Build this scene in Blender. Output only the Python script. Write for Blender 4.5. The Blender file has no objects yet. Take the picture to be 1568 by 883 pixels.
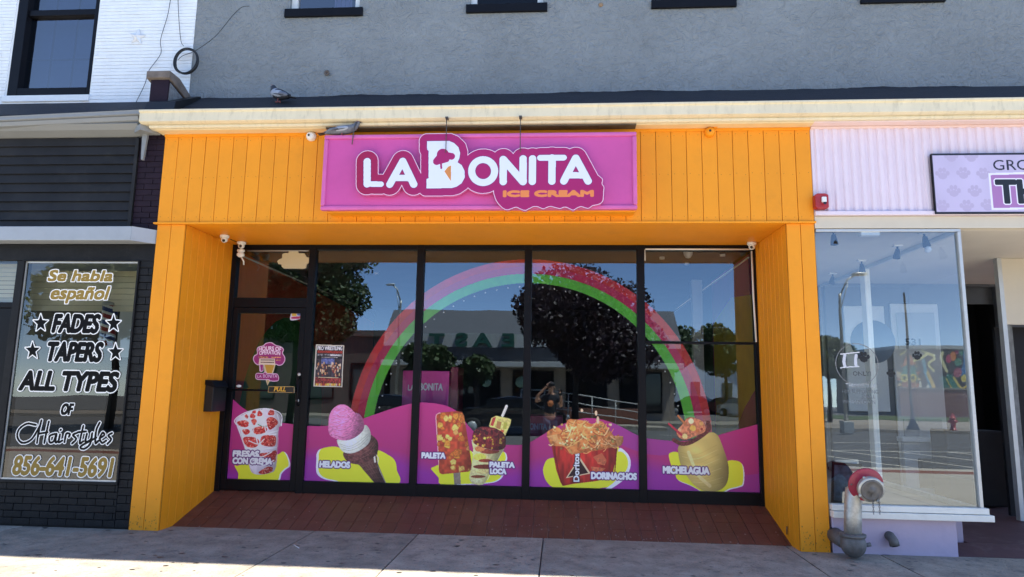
import bpy, bmesh, math, random
import numpy as np
from mathutils import Vector, Matrix, Euler
random.seed(7); rng = np.random.default_rng(7)
C = bpy.context.scene.collection
SC = bpy.context.scene
# ------------------------------------------------------------------ camera
FPX, YAW, PITCH, ROLL = 1042.0, 0.0726, 0.1491, 0.0162
CAM = np.array([0.0, -7.1844, 1.5223])
def cam_axes():
    cy, sy, cp, sp = math.cos(YAW), math.sin(YAW), math.cos(PITCH), math.sin(PITCH)
    fwd = np.array([-sy*cp, cy*cp, sp]); right = np.array([cy, sy, 0.]); up = np.cross(right, fwd)
    cr, sr = math.cos(ROLL), math.sin(ROLL)
    return cr*right+sr*up, -sr*right+cr*up, fwd
RX, UX, FX = cam_axes()
cd = bpy.data.cameras.new('camera'); cam = bpy.data.objects.new('camera', cd); C.objects.link(cam)
cd.sensor_width = 36; cd.lens = FPX/1568*36; cd.clip_end = 2000; cd.clip_start = 0.02
m = Matrix.Identity(4)
for i in range(3):
    m[i][0] = RX[i]; m[i][1] = UX[i]; m[i][2] = -FX[i]; m[i][3] = CAM[i]
cam.matrix_world = m
SC.camera = cam
# ------------------------------------------------------------------ world, sun, exposure
SUN_EL, SUN_AZ = math.radians(68), math.radians(62)
w = bpy.data.worlds.new('World'); SC.world = w; w.use_nodes = True
nt = w.node_tree; bg = nt.nodes['Background']
sky = nt.nodes.new('ShaderNodeTexSky'); sky.sky_type = 'NISHITA'; sky.sun_disc = False
sky.sun_elevation = SUN_EL; sky.sun_rotation = SUN_AZ; sky.air_density = 0.8; sky.dust_density = 0.0; sky.ozone_density = 1.0; sky.altitude = 4000
nt.links.new(sky.outputs[0], bg.inputs[0]); bg.inputs[1].default_value = 0.12
sd = bpy.data.lights.new('sun', 'SUN'); sd.energy = 3.6; sd.angle = math.radians(0.53); sd.color = (1, .94, .83)
so = bpy.data.objects.new('sun', sd); C.objects.link(so)
sv = Vector((math.sin(SUN_AZ)*math.cos(SUN_EL), math.cos(SUN_AZ)*math.cos(SUN_EL), math.sin(SUN_EL)))
so.rotation_euler = sv.to_track_quat('Z', 'Y').to_euler(); so.location = (5, 5, 20)
SC.view_settings.view_transform = 'Standard'; SC.view_settings.look = 'None'
SC.view_settings.exposure = 2.2; SC.view_settings.gamma = 1.0
# ------------------------------------------------------------------ measuring helpers
def ray(u, v): return RX*((u-784)/FPX) - UX*((v-441.5)/FPX) + FX
def PY(u, v, Y):
    d = ray(u, v); return CAM + d*(Y-CAM[1])/d[1]
def PX_(u, v, X):
    d = ray(u, v); return CAM + d*(X-CAM[0])/d[0]
def PZ_(u, v, Z):
    d = ray(u, v); return CAM + d*(Z-CAM[2])/d[2]
D = 1.137
# ------------------------------------------------------------------ object helpers
WL = {}
def lin(c):
    return tuple(((x/255)/12.92 if x/255 <= .04045 else ((x/255+.055)/1.055)**2.4) for x in c)
def reg(o, parent, loc):
    C.objects.link(o); WL[o.name] = Vector(loc)
    if parent is not None:
        o.parent = parent; o.location = Vector(loc)-WL[parent.name]
    else: o.location = loc
    return o
def tag(o, label=None, cat=None, group=None, kind=None):
    if label: o['label'] = label
    if cat: o['category'] = cat
    if group: o['group'] = group
    if kind: o['kind'] = kind
    return o
def thing(name, label, cat, loc=(0, 0, 0), group=None, rotz=0):
    o = bpy.data.objects.new(name, None); o.empty_display_size = .1
    reg(o, None, loc); o.rotation_euler[2] = rotz
    return tag(o, label, cat, group)
def inst(src, parent, loc, rot=None, scale=None):
    o = src.copy(); reg(o, parent, loc)
    if rot: o.rotation_euler = rot
    if scale: o.scale = scale
    return o
class MB:
    def __init__(s): s.v = []; s.f = []; s.m = []; s.sm = []; s.cur = 0; s.smooth = False
    def add(s, vs, fs):
        b = len(s.v); s.v += [tuple(map(float, p)) for p in vs]
        for f in fs: s.f.append(tuple(b+i for i in f)); s.m.append(s.cur); s.sm.append(s.smooth)
        return s
    def mat(s, i, smooth=None):
        s.cur = i
        if smooth is not None: s.smooth = smooth
        return s
    def box(s, x0, x1, y0, y1, z0, z1):
        return s.add([(x0,y0,z0),(x1,y0,z0),(x1,y1,z0),(x0,y1,z0),(x0,y0,z1),(x1,y0,z1),(x1,y1,z1),(x0,y1,z1)],
              [(0,3,2,1),(4,5,6,7),(0,1,5,4),(1,2,6,5),(2,3,7,6),(3,0,4,7)])
    def quad(s, *p): return s.add(p, [tuple(range(len(p)))])
    def prism(s, pts, y0, y1):            # polygon in xz (counter-clockwise seen from -y), extruded along y
        n = len(pts)
        vs = [(x, y0, z) for x, z in pts]+[(x, y1, z) for x, z in pts]
        return s.add(vs, [tuple(range(n)), tuple(range(2*n-1, n-1, -1))]+[(i, i+n, (i+1) % n+n, (i+1) % n) for i in range(n)])
    def prismx(s, pts, x0, x1):           # polygon in yz extruded along x
        n = len(pts)
        vs = [(x0, y, z) for y, z in pts]+[(x1, y, z) for y, z in pts]
        return s.add(vs, [tuple(range(n)), tuple(range(2*n-1, n-1, -1))]+[(i, i+n, (i+1) % n+n, (i+1) % n) for i in range(n)])
    def prismz(s, pts, z0, z1):
        n = len(pts)
        vs = [(x, y, z0) for x, y in pts]+[(x, y, z1) for x, y in pts]
        return s.add(vs, [tuple(range(n-1, -1, -1)), tuple(range(n, 2*n))]+[(i, (i+1) % n, (i+1) % n+n, i+n) for i in range(n)])
    def tube(s, path, r, seg=8, closed=False):
        path = [Vector(p) for p in path]; n = len(path); rs = r if isinstance(r, (list, tuple)) else [r]*n
        rings = []; up = Vector((0, 0, 1)); last = None
        for i, p in enumerate(path):
            if closed: t = path[(i+1) % n]-path[i-1]
            else: t = path[min(i+1, n-1)]-path[max(i-1, 0)]
            t.normalize()
            if last is None:
                a = t.cross(up)
                if a.length < .01: a = t.cross(Vector((0, 1, 0)))
            else: a = last-t*last.dot(t)
            a.normalize(); last = a; b = t.cross(a)
            rings.append([p+(a*math.cos(k*2*math.pi/seg)+b*math.sin(k*2*math.pi/seg))*rs[i] for k in range(seg)])
        vs = [q for R_ in rings for q in R_]; fs = []
        for i in range(n if closed else n-1):
            j = (i+1) % n
            for k in range(seg):
                k2 = (k+1) % seg; fs.append((i*seg+k, i*seg+k2, j*seg+k2, j*seg+k))
        if not closed: fs += [tuple(range(seg-1, -1, -1)), tuple((n-1)*seg+k for k in range(seg))]
        sm = s.smooth; s.smooth = True; s.add(vs, fs); s.smooth = sm
        return s
    def lathe(s, prof, origin, axis=(0, 0, 1), seg=16):   # prof: (radius, along)
        ax = Vector(axis).normalized(); o = Vector(origin)
        a = ax.cross(Vector((0, 0, 1)));
        if a.length < .01: a = Vector((1, 0, 0))
        a.normalize(); b = ax.cross(a); vs = []; fs = []
        for r, h in prof:
            for k in range(seg):
                t = k*2*math.pi/seg; vs.append(o+ax*h+(a*math.cos(t)+b*math.sin(t))*max(r, 1e-4))
        for i in range(len(prof)-1):
            for k in range(seg):
                k2 = (k+1) % seg; fs.append((i*seg+k, i*seg+k2, (i+1)*seg+k2, (i+1)*seg+k))
        fs += [tuple(range(seg-1, -1, -1)), tuple((len(prof)-1)*seg+k for k in range(seg))]
        sm = s.smooth; s.smooth = True; s.add(vs, fs); s.smooth = sm
        return s
    def ball(s, c, r, seg=12, rings=8):
        rx, ry, rz = (r, r, r) if not isinstance(r, (tuple, list)) else r
        vs = []; fs = []
        for i in range(rings+1):
            t = math.pi*i/rings
            for k in range(seg):
                p = 2*math.pi*k/seg
                vs.append((c[0]+rx*math.sin(t)*math.cos(p), c[1]+ry*math.sin(t)*math.sin(p), c[2]+rz*math.cos(t)))
        for i in range(rings):
            for k in range(seg):
                k2 = (k+1) % seg; fs.append((i*seg+k, (i+1)*seg+k, (i+1)*seg+k2, i*seg+k2))
        sm = s.smooth; s.smooth = True; s.add(vs, fs); s.smooth = sm
        return s
    def build(s, name, mats, parent=None, loc=(0, 0, 0), bevel=0, label=None, cat=None, group=None, kind=None):
        me = bpy.data.meshes.new(name)
        L = Vector(loc)
        me.from_pydata([tuple(Vector(p)-L) for p in s.v], [], s.f)
        if not isinstance(mats, (list, tuple)): mats = [mats]
        for mm in mats: me.materials.append(mm)
        me.polygons.foreach_set('material_index', s.m); me.polygons.foreach_set('use_smooth', s.sm)
        me.validate(clean_customdata=False); me.update()
        o = bpy.data.objects.new(name, me); reg(o, parent, loc)
        if bevel:
            b = o.modifiers.new('b', 'BEVEL'); b.width = bevel; b.segments = 2; b.limit_method = 'ANGLE'; b.angle_limit = .6
        return tag(o, label, cat, group, kind)
# ------------------------------------------------------------------ materials
def mat(name, col, rough=.6, var=.12, vs=3., bump=0., bs=60., metal=0., rnd=0., spec=.5, dirt=0., dcol=(.1, .09, .08), dscale=2., stretch=None, coat=0., speck=0, dist=0):
    m = bpy.data.materials.new(name); m.use_nodes = True; n = m.node_tree.nodes; l = m.node_tree.links
    p = n['Principled BSDF']; p.inputs['Roughness'].default_value = rough; p.inputs['Metallic'].default_value = metal
    p.inputs['Specular IOR Level'].default_value = spec; p.inputs['Coat Weight'].default_value = coat
    c = lin(col)+(1,) if max(col) > 1 else tuple(col)+(1,)
    g = n.new('ShaderNodeNewGeometry'); vec = g.outputs['Position']
    if stretch:
        mp = n.new('ShaderNodeMapping'); mp.inputs['Scale'].default_value = stretch; l.new(vec, mp.inputs[0]); vec = mp.outputs[0]
    out = None
    no = n.new('ShaderNodeTexNoise'); no.inputs['Scale'].default_value = vs; no.inputs['Detail'].default_value = 6; no.inputs['Roughness'].default_value = .65
    l.new(vec, no.inputs['Vector'])
    mx = n.new('ShaderNodeMix'); mx.data_type = 'RGBA'
    mr = n.new('ShaderNodeMapRange'); mr.inputs[1].default_value = .3; mr.inputs[2].default_value = .7; l.new(no.outputs[0], mr.inputs[0])
    l.new(mr.outputs[0], mx.inputs[0])
    mx.inputs[6].default_value = tuple(x*(1-var) for x in c[:3])+(1,); mx.inputs[7].default_value = tuple(min(1, x*(1+var)) for x in c[:3])+(1,)
    out = mx.outputs[2]
    if rnd:
        oi = n.new('ShaderNodeObjectInfo'); h = n.new('ShaderNodeHueSaturation'); r2 = n.new('ShaderNodeMapRange')
        r2.inputs[3].default_value = 1-rnd; r2.inputs[4].default_value = 1+rnd; l.new(oi.outputs['Random'], r2.inputs[0])
        l.new(r2.outputs[0], h.inputs['Value']); l.new(out, h.inputs['Color']); out = h.outputs[0]
    if dirt:
        n2 = n.new('ShaderNodeTexNoise'); n2.inputs['Scale'].default_value = dscale; n2.inputs['Detail'].default_value = 9; n2.inputs['Roughness'].default_value = .72
        l.new(vec, n2.inputs['Vector']); r3 = n.new('ShaderNodeMapRange'); r3.inputs[1].default_value = .52; r3.inputs[2].default_value = .72
        r3.inputs[4].default_value = dirt; l.new(n2.outputs[0], r3.inputs[0])
        m2 = n.new('ShaderNodeMix'); m2.data_type = 'RGBA'; l.new(r3.outputs[0], m2.inputs[0]); l.new(out, m2.inputs[6]); m2.inputs[7].default_value = tuple(dcol)+(1,)
        out = m2.outputs[2]
    if speck:
        n4 = n.new('ShaderNodeTexNoise'); n4.inputs['Scale'].default_value = 38; n4.inputs['Detail'].default_value = 3; l.new(vec, n4.inputs['Vector'])
        r4 = n.new('ShaderNodeMapRange'); r4.inputs[1].default_value = .60; r4.inputs[2].default_value = .72; r4.inputs[4].default_value = speck; l.new(n4.outputs[0], r4.inputs[0])
        m3 = n.new('ShaderNodeMix'); m3.data_type = 'RGBA'; l.new(r4.outputs[0], m3.inputs[0]); l.new(out, m3.inputs[6]); m3.inputs[7].default_value = (.05, .05, .05, 1); out = m3.outputs[2]
    l.new(out, p.inputs['Base Color'])
    if bump:
        n3 = n.new('ShaderNodeTexNoise'); n3.inputs['Scale'].default_value = bs; n3.inputs['Detail'].default_value = 5; n3.inputs['Distortion'].default_value = dist; l.new(vec, n3.inputs['Vector'])
        b = n.new('ShaderNodeBump'); b.inputs['Strength'].default_value = bump; b.inputs['Distance'].default_value = .036 if 'stucco' in name else .01; l.new(n3.outputs[0], b.inputs['Height'])
        l.new(b.outputs[0], p.inputs['Normal'])
    return m
def glass(name, refl, tint, rough=0., gt=(1, 1, 1), cap=1.):
    m = bpy.data.materials.new(name); m.use_nodes = True; n = m.node_tree.nodes; l = m.node_tree.links
    n.remove(n['Principled BSDF']); o = n['Material Output']
    t = n.new('ShaderNodeBsdfTransparent'); t.inputs[0].default_value = tuple(tint)+(1,)
    g = n.new('ShaderNodeBsdfGlossy'); g.inputs['Roughness'].default_value = rough; g.inputs[0].default_value = tuple(gt)+(1,)
    lw = n.new('ShaderNodeFresnel'); lw.inputs[0].default_value = 1.5
    mr = n.new('ShaderNodeMapRange'); mr.inputs[1].default_value = .04; mr.inputs[2].default_value = 1; mr.inputs[3].default_value = refl; mr.inputs[4].default_value = cap
    l.new(lw.outputs[0], mr.inputs[0])
    # faint waviness of old plate glass
    ge = n.new('ShaderNodeNewGeometry'); no = n.new('ShaderNodeTexNoise'); no.inputs['Scale'].default_value = 1.3; no.inputs['Detail'].default_value = 1
    l.new(ge.outputs['Position'], no.inputs['Vector'])
    b = n.new('ShaderNodeBump'); b.inputs['Strength'].default_value = .25; b.inputs['Distance'].default_value = .004; l.new(no.outputs[0], b.inputs['Height'])
    l.new(b.outputs[0], g.inputs['Normal'])
    mx = n.new('ShaderNodeMixShader'); l.new(mr.outputs[0], mx.inputs[0]); l.new(t.outputs[0], mx.inputs[1]); l.new(g.outputs[0], mx.inputs[2])
    l.new(mx.outputs[0], o.inputs[0]); return m
def emis(name, col, st):
    m = bpy.data.materials.new(name); m.use_nodes = True; p = m.node_tree.nodes['Principled BSDF']
    p.inputs['Emission Color'].default_value = tuple(col)+(1,); p.inputs['Emission Strength'].default_value = st; p.inputs['Base Color'].default_value = tuple(col)+(1,)
    return m
M = dict(
 orange=mat('orange_paint', (.86, .315, .012), .5, .05, 1.6, .06, 25, rnd=.035, spec=.3, dirt=.16, dcol=(.30, .13, .02), dscale=3.),
 groove=mat('orange_groove', (.30, .11, .01), .7),
 stucco=mat('grey_stucco', (.25, .265, .265), .85, .10, 1.6, 1.0, 13, dist=2.2, dirt=.18, dcol=(.19, .185, .16), dscale=1.2),
 whitebrick=mat('white_brick_paint', (.82, .83, .82), .6, .05, 6, .3, 40, rnd=.03),
 blackpaint=mat('black_paint', (.008, .008, .009), .6, .3, 4, .2, 30, rnd=.2, spec=.25, dirt=.25, dcol=(.03, .03, .03), dscale=4),
 blackbrick=mat('black_brick', (.008, .0085, .010), .6, .3, 8, .5, 60, rnd=.25, spec=.25, dirt=.2, dcol=(.035, .035, .035), dscale=14),
 siding=mat('black_siding', (.015, .0145, .015), .6, .35, 3, .2, 12, rnd=.12, dirt=.5, dcol=(.045, .042, .036), dscale=2.5, spec=.3),
 purple=mat('dark_purple_paint', (.017, .009, .017), .7, .2, 5, .2, 40, rnd=.05, spec=.2),
 frame=mat('black_aluminium', (.006, .006, .008), .4, .15, 6, rnd=.0, spec=.15),
 roof=mat('black_roofing', (.010, .010, .014), .7, .4, 6, .7, 30, dirt=.3, dcol=(.06, .06, .07), dscale=8, stretch=(1, 1, 4)),
 cream=mat('cream_cornice', (.76, .67, .47), .55, .05, 3, .1, 30, dirt=.35, dcol=(.28, .24, .15), dscale=5, stretch=(3, 1, 1)),
 creamlow=mat('cream_moulding', (.80, .62, .34), .55, .05, 3, .1, 30, dirt=.15, dcol=(.35, .24, .1), dscale=4),
 dark_soffit=mat('dark_brown_soffit', (.12, .095, .06), .8, .4, 4, dirt=.5, dcol=(.03, .025, .02), dscale=3),
 ledge=mat('grey_metal_ledge', (.34, .37, .40), .45, .08, 3, .05, 20, dirt=.15, dcol=(.2, .18, .15)),
 greygutter=mat('grey_gutter', (.24, .25, .25), .5, .12, 2, .1, 20, dirt=.3, dcol=(.12, .10, .07), stretch=(1, 1, 4)),
 stone=mat('weathered_stone', (.16, .13, .11), .9, .3, 8, .8, 40, dirt=.5, dcol=(.05, .045, .04), dscale=9),
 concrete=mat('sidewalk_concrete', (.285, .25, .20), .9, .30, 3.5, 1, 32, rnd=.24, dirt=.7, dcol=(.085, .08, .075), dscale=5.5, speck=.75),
 bounce_concrete=mat('bounce_concrete', (.45, .415, .35), .9, .10, 1.6, .5, 45, rnd=.08, dirt=.3, dcol=(.28, .26, .23), dscale=2.6),  # out-of-frame paving, made paler to bounce warm light onto the shop front
 joint=mat('joint_dirt', (.07, .065, .06), .95, .3, 20),
 asphalt=mat('asphalt', (.11, .108, .105), .9, .25, 2, .5, 60),
 mark=mat('road_marking', (.6, .58, .5), .8, .15, 8),
 tile=mat('brown_floor_tile', (.145, .052, .033), .55, .14, 2.5, .25, 30, rnd=.06, dirt=.5, dcol=(.20, .10, .07), dscale=6, spec=.3),
 grout=mat('tile_grout', (.42, .30, .25), .9, .3, 10),
 pinksign=mat('pink_sign_panel', (.62, .085, .33), .38, .10, 1.1, .06, 6, dirt=.2, dcol=(.45, .05, .25), dscale=1.5),
 pinkframe=mat('pink_sign_frame', (.66, .13, .38), .4, .1, 3),
 corr=mat('pale_pink_corrugated_metal', (.76, .65, .72), .45, .04, 2, dirt=.2, dcol=(.62, .48, .56), dscale=3),
 corrtrim=mat('pale_pink_trim', (.82, .62, .58), .5, .05, 3),
 beige=mat('beige_beam', (.60, .54, .43), .6, .06, 2, .1, 30, dirt=.2, dcol=(.35, .3, .2)),
 alum=mat('pale_aluminium', (.50, .51, .50), .4, .08, 5, metal=.35, dirt=.3, dcol=(.3, .29, .27), dscale=8),
 whitetrim=mat('white_painted_sill', (.80, .79, .72), .55, .05, 5, .1, 30, dirt=.2, dcol=(.5, .47, .4), dscale=8),
 lavender=mat('lavender_paint', (.52, .43, .54), .6, .07, 2, .25, 15, dirt=.3, dcol=(.36, .30, .42), dscale=5),
 maroon=mat('maroon_floor', (.085, .040, .045), .6, .2, 3, .3, 30, dirt=.5, dcol=(.2, .16, .16), dscale=5),
 intwhite=mat('interior_white', (.80, .81, .80), .7, .05, 2),
 intgrey=mat('interior_grey', (.48, .51, .53), .7, .08, 2),
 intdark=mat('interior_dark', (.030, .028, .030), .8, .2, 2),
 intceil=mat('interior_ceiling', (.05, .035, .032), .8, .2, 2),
 black=mat('deep_black', (.006, .006, .008), .8, .1),
 plastic=mat('white_plastic', (.78, .77, .72), .4, .03),
 lens=mat('black_lens', (.01, .01, .012), .1, .05),
 red=mat('red_enamel', (.38, .018, .02), .35, .12, 8, dirt=.15, dcol=(.2, .03, .03)),
 galv=mat('galvanised_steel', (.50, .50, .46), .5, .25, 14, .2, 40, metal=.7, dirt=.6, dcol=(.20, .18, .15), dscale=10),
 iron=mat('dark_iron', (.14, .135, .13), .6, .3, 12, .3, 50, metal=.3, dirt=.4, dcol=(.14, .12, .1), dscale=14),
 rubber=mat('black_cable', (.01, .01, .011), .45, .1),
 steel=mat('steel_rod', (.09, .08, .075), .5, .2, metal=.4),
 trunk=mat('bark', (.06, .045, .035), .9, .3, 10, .8, 30),
 leaf=mat('green_leaf', (.045, .075, .022), .6, .35, 1.5, rnd=0),
 leaf2=mat('yellow_green_leaf', (.085, .11, .03), .6, .35, 1.5),
 leafp=mat('purple_leaf', (.026, .010, .016), .6, .4, 1.5),
 grass=mat('grass', (.07, .10, .03), .9, .3, 3, 1, 60),
 brickred=mat('red_brick', (.24, .10, .07), .85, .2, 8, .4, 40),
 tan=mat('tan_wall', (.30, .25, .20), .85, .1, 2),
 greyroof=mat('grey_mansard', (.10, .105, .12), .8, .15, 3, .4, 30, stretch=(1, 1, 6)),
 signwhite=mat('off_white_band', (.5, .5, .48), .7, .05),
 green=mat('dark_green_letter', (.015, .10, .07), .5, .05),
 houseblue=mat('pale_siding', (.55, .60, .66), .7, .05),
 carwhite=mat('white_car_paint', (.75, .75, .75), .25, .02, coat=.6),
 carblack=mat('black_car_paint', (.02, .022, .026), .2, .02, coat=.8),
 carred=mat('dark_red_car_paint', (.16, .015, .015), .25, .02, coat=.6),
 carglass=mat('car_glass', (.01, .012, .014), .05, .02),
 tyre=mat('tyre', (.015, .015, .015), .8),
 lamp=mat('lamp_red', (.4, .02, .02), .3),
 navy=mat('navy_cloth', (.02, .022, .03), .9, .15, 30),
 denim=mat('denim', (.06, .08, .13), .9, .2, 40),
 skin=mat('skin', (.45, .24, .16), .5, .05),
 hair=mat('dark_cap', (.02, .02, .025), .8),
 pige=mat('pigeon_grey', (.14, .15, .18), .6, .2, 40, .3, 120),
 pigl=mat('pigeon_pale', (.36, .38, .42), .6, .1, 40, .3, 120),
 pigd=mat('pigeon_dark', (.028, .03, .038), .55, .2, 40),
 pigw=mat('pigeon_white', (.62, .63, .66), .6, .1, 40),
 pigfoot=mat('pigeon_foot', (.35, .09, .08), .6),
 magenta=mat('magenta_cabinet', (.80, .07, .40), .35, .05),
 wine=mat('wine_cabinet', (.22, .01, .05), .4, .05),
 curtain=mat('pink_curtain', (.62, .5, .62), .9, .1, 20, stretch=(12, 1, 1)),
 blind=mat('cream_blind', (.78, .72, .58), .7, .04),
 muralred=mat('mural_red', (.65, .09, .045), .6, .1),
 muralgreen=mat('mural_green', (.05, .25, .05), .6, .1),
 muralyellow=mat('mural_yellow', (.80, .66, .05), .6, .1),
 muralpurple=mat('mural_purple', (.42, .04, .24), .6, .1),
 bulb=mat('clear_bulb', (.8, .82, .84), .1, .02),
 glass_shop=glass('shop_glass', .14, (.97, .97, .97), gt=(.72, .88, 1.0)),
 glass_right=glass('display_glass', .14, (.93, .97, .98), gt=(.85, .94, 1.0)),
 glass_barber=glass('barber_glass', .06, (.84, .86, .76)),
 glass_up=glass('upper_window_glass', .19, (.45, .5, .6)),
)
# ------------------------------------------------------------------ numpy print shop (flat vinyl prints and posters)
def vnoise(X, Z, s, seed=0):
    r = np.random.default_rng(seed).random((64, 64))
    x = X/s+31.7; z = Z/s+17.3; xi = np.floor(x).astype(int); zi = np.floor(z).astype(int); fx = x-xi; fz = z-zi
    fx = fx*fx*(3-2*fx); fz = fz*fz*(3-2*fz); g = lambda a, b: r[a % 64, b % 64]
    return (g(xi, zi)*(1-fx)+g(xi+1, zi)*fx)*(1-fz)+(g(xi, zi+1)*(1-fx)+g(xi+1, zi+1)*fx)*fz
def smooth(pts, n=8):
    P = np.array(pts, float); out = []
    k = len(P)
    for i in range(k):
        p0, p1, p2, p3 = P[i-1], P[i], P[(i+1) % k], P[(i+2) % k]
        for t in np.arange(n)/n:
            out.append(.5*((2*p1)+(-p0+p2)*t+(2*p0-5*p1+4*p2-p3)*t*t+(-p0+3*p1-3*p2+p3)*t**3))
    return np.array(out)
def open_smooth(pts, n=8):
    P = np.array(pts, float); P = np.vstack([2*P[0]-P[1], P, 2*P[-1]-P[-2]]); out = []
    for i in range(1, len(P)-2):
        p0, p1, p2, p3 = P[i-1:i+3]
        for t in np.arange(n)/n: out.append(.5*((2*p1)+(-p0+p2)*t+(2*p0-5*p1+4*p2-p3)*t*t+(-p0+3*p1-3*p2+p3)*t**3))
    out.append(P[-2]); return np.array(out)
_tx = {}
def text_edges(s):
    if s in _tx: return _tx[s]
    cu = bpy.data.curves.new('t', 'FONT'); cu.body = s; cu.resolution_u = 4
    o = bpy.data.objects.new('t', cu); C.objects.link(o)
    dg = bpy.context.evaluated_depsgraph_get(); me = bpy.data.meshes.new_from_object(o.evaluated_get(dg))
    cnt = {}
    for p in me.polygons:
        for e in p.edge_keys: cnt[e] = cnt.get(e, 0)+1
    V = [v.co.xy for v in me.vertices]
    E = np.array([(*V[a], *V[b]) for (a, b), c in cnt.items() if c == 1])
    bpy.data.objects.remove(o); bpy.data.meshes.remove(me); bpy.data.curves.remove(cu)
    _tx[s] = E; return E
def dilate(mk, r):
    out = mk.copy(); R = int(math.ceil(r))
    H, W = mk.shape
    for dy in range(-R, R+1):
        w_ = r*r-dy*dy
        if w_ < 0: continue
        w_ = int(math.sqrt(w_))
        row = mk.copy()
        acc = mk
        # horizontal run dilation by cumulative sum
        cs = np.cumsum(np.pad(mk.astype(np.int32), ((0, 0), (w_+1, w_))), axis=1)
        acc = (cs[:, 2*w_+1:]-cs[:, :-2*w_-1]) > 0
        if dy >= 0: out[dy:] |= acc[:H-dy]
        else: out[:dy] |= acc[-dy:]
    return out
class Cv:
    def __init__(s, x0, x1, z0, z1, res, conv=None):
        s.x0, s.x1, s.z0, s.z1, s.res = x0, x1, z0, z1, res
        s.W = int(round((x1-x0)/res)); s.H = int(round((z1-z0)/res))
        s.rgb = np.zeros((s.H, s.W, 3), np.float32); s.a = np.zeros((s.H, s.W), bool)
        s.X, s.Z = np.meshgrid(x0+(np.arange(s.W)+.5)*res, z0+(np.arange(s.H)+.5)*res)
        s.conv = conv or (lambda p: p)
    def pts(s, P): return np.array([s.conv(p) for p in P])
    def edges_mask(s, E):
        T = np.zeros((s.H, s.W+1), np.int32)
        for xa, za, xb, zb in E:
            if za > zb: xa, za, xb, zb = xb, zb, xa, za
            ra = (za-s.z0)/s.res-.5; rb = (zb-s.z0)/s.res-.5
            r0 = max(0, math.ceil(ra)); r1 = min(s.H-1, math.ceil(rb)-1)
            if r1 < r0: continue
            rr = np.arange(r0, r1+1); t = (rr-ra)/(rb-ra+1e-12); xc = xa+(xb-xa)*t
            c = np.clip(np.ceil((xc-s.x0)/s.res-.5).astype(int), 0, s.W); T[rr, c] += 1
        return (np.cumsum(T, axis=1)[:, :-1] % 2).astype(bool)
    def pmask(s, P, sm=False, raw=False):
        P = np.array(P, float) if raw else s.pts(P)
        if sm: P = smooth(P)
        return s.edges_mask(np.hstack([P, np.roll(P, -1, axis=0)]))
    def paint(s, mk, col, var=0, vs=.02, seed=1, alpha=True):
        if callable(col): c = np.array(col(s.X[mk], s.Z[mk]))/255.
        else: c = np.broadcast_to(np.array(col)/255., (mk.sum(), 3)).copy()
        if var:
            nz = vnoise(s.X[mk], s.Z[mk], vs, seed)*.6+vnoise(s.X[mk], s.Z[mk], vs*.4, seed+1)*.4
            c = np.clip(c*(1+var*(nz-.5)*2)[:, None], 0, 1)
        s.rgb[mk] = c
        if alpha: s.a |= mk
        return mk
    def poly(s, P, col, sm=False, **k): return s.paint(s.pmask(P, sm), col, **k)
    def smask(s, P, r, sm=False, raw=False):
        P = np.array(P, float) if raw else s.pts(P)
        if sm: P = open_smooth(P)
        mk = np.zeros((s.H, s.W), bool)
        for a, b in zip(P[:-1], P[1:]):
            i0 = max(0, int((min(a[0], b[0])-r-s.x0)/s.res)-1); i1 = min(s.W, int((max(a[0], b[0])+r-s.x0)/s.res)+2)
            j0 = max(0, int((min(a[1], b[1])-r-s.z0)/s.res)-1); j1 = min(s.H, int((max(a[1], b[1])+r-s.z0)/s.res)+2)
            if i1 <= i0 or j1 <= j0: continue
            X = s.X[j0:j1, i0:i1]; Z = s.Z[j0:j1, i0:i1]; d = b-a; L2 = max(d@d, 1e-12)
            t = np.clip(((X-a[0])*d[0]+(Z-a[1])*d[1])/L2, 0, 1)
            mk[j0:j1, i0:i1] |= (X-a[0]-d[0]*t)**2+(Z-a[1]-d[1]*t)**2 < r*r
        return mk
    def stroke(s, P, r, col, sm=False, **k): return s.paint(s.smask(P, r, sm), col, **k)
    def disc(s, c, r, col, ry=None, **k):
        c = s.conv(c); ry = ry or r
        return s.paint(((s.X-c[0])/r)**2+((s.Z-c[1])/ry)**2 < 1, col, **k)
    def tmask(s, t, xa, xb, za, zb, bold=0, shear=0, raw=False, arch=0):
        if not raw:
            p = s.conv((xa, zb)); q = s.conv((xb, za)); xa, za, xb, zb = p[0], p[1], q[0], q[1]   # pixel box: left, right, top, bottom
        E = text_edges(t).copy(); bx = E[:, [0, 2]]; bz = E[:, [1, 3]]
        b = bold
        sx = (xb-xa-2*b-abs(shear)*(zb-za))/(bx.max()-bx.min()); sz = (zb-za-2*b)/(bz.max()-bz.min())
        Z = (bz-bz.min())*sz+za+b; X = (bx-bx.min())*sx+xa+b+shear*(Z-za)
        if arch:
            u_ = (X-(xa+xb)/2)/((xb-xa)/2); Z = Z+arch*(1-u_*u_)
        E2 = np.stack([X[:, 0], Z[:, 0], X[:, 1], Z[:, 1]], 1)
        mk = s.edges_mask(E2)
        return dilate(mk, b/s.res) if b else mk
    def text(s, t, xa, xb, za, zb, col, bold=0, out=(), shear=0, raw=False, arch=0, **k):
        mk = s.tmask(t, xa, xb, za, zb, bold, shear, raw, arch)
        for r, c in sorted(out, key=lambda q: -q[0]): s.paint(dilate(mk, r/s.res), c)
        s.paint(mk, col, **k); return mk
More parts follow.
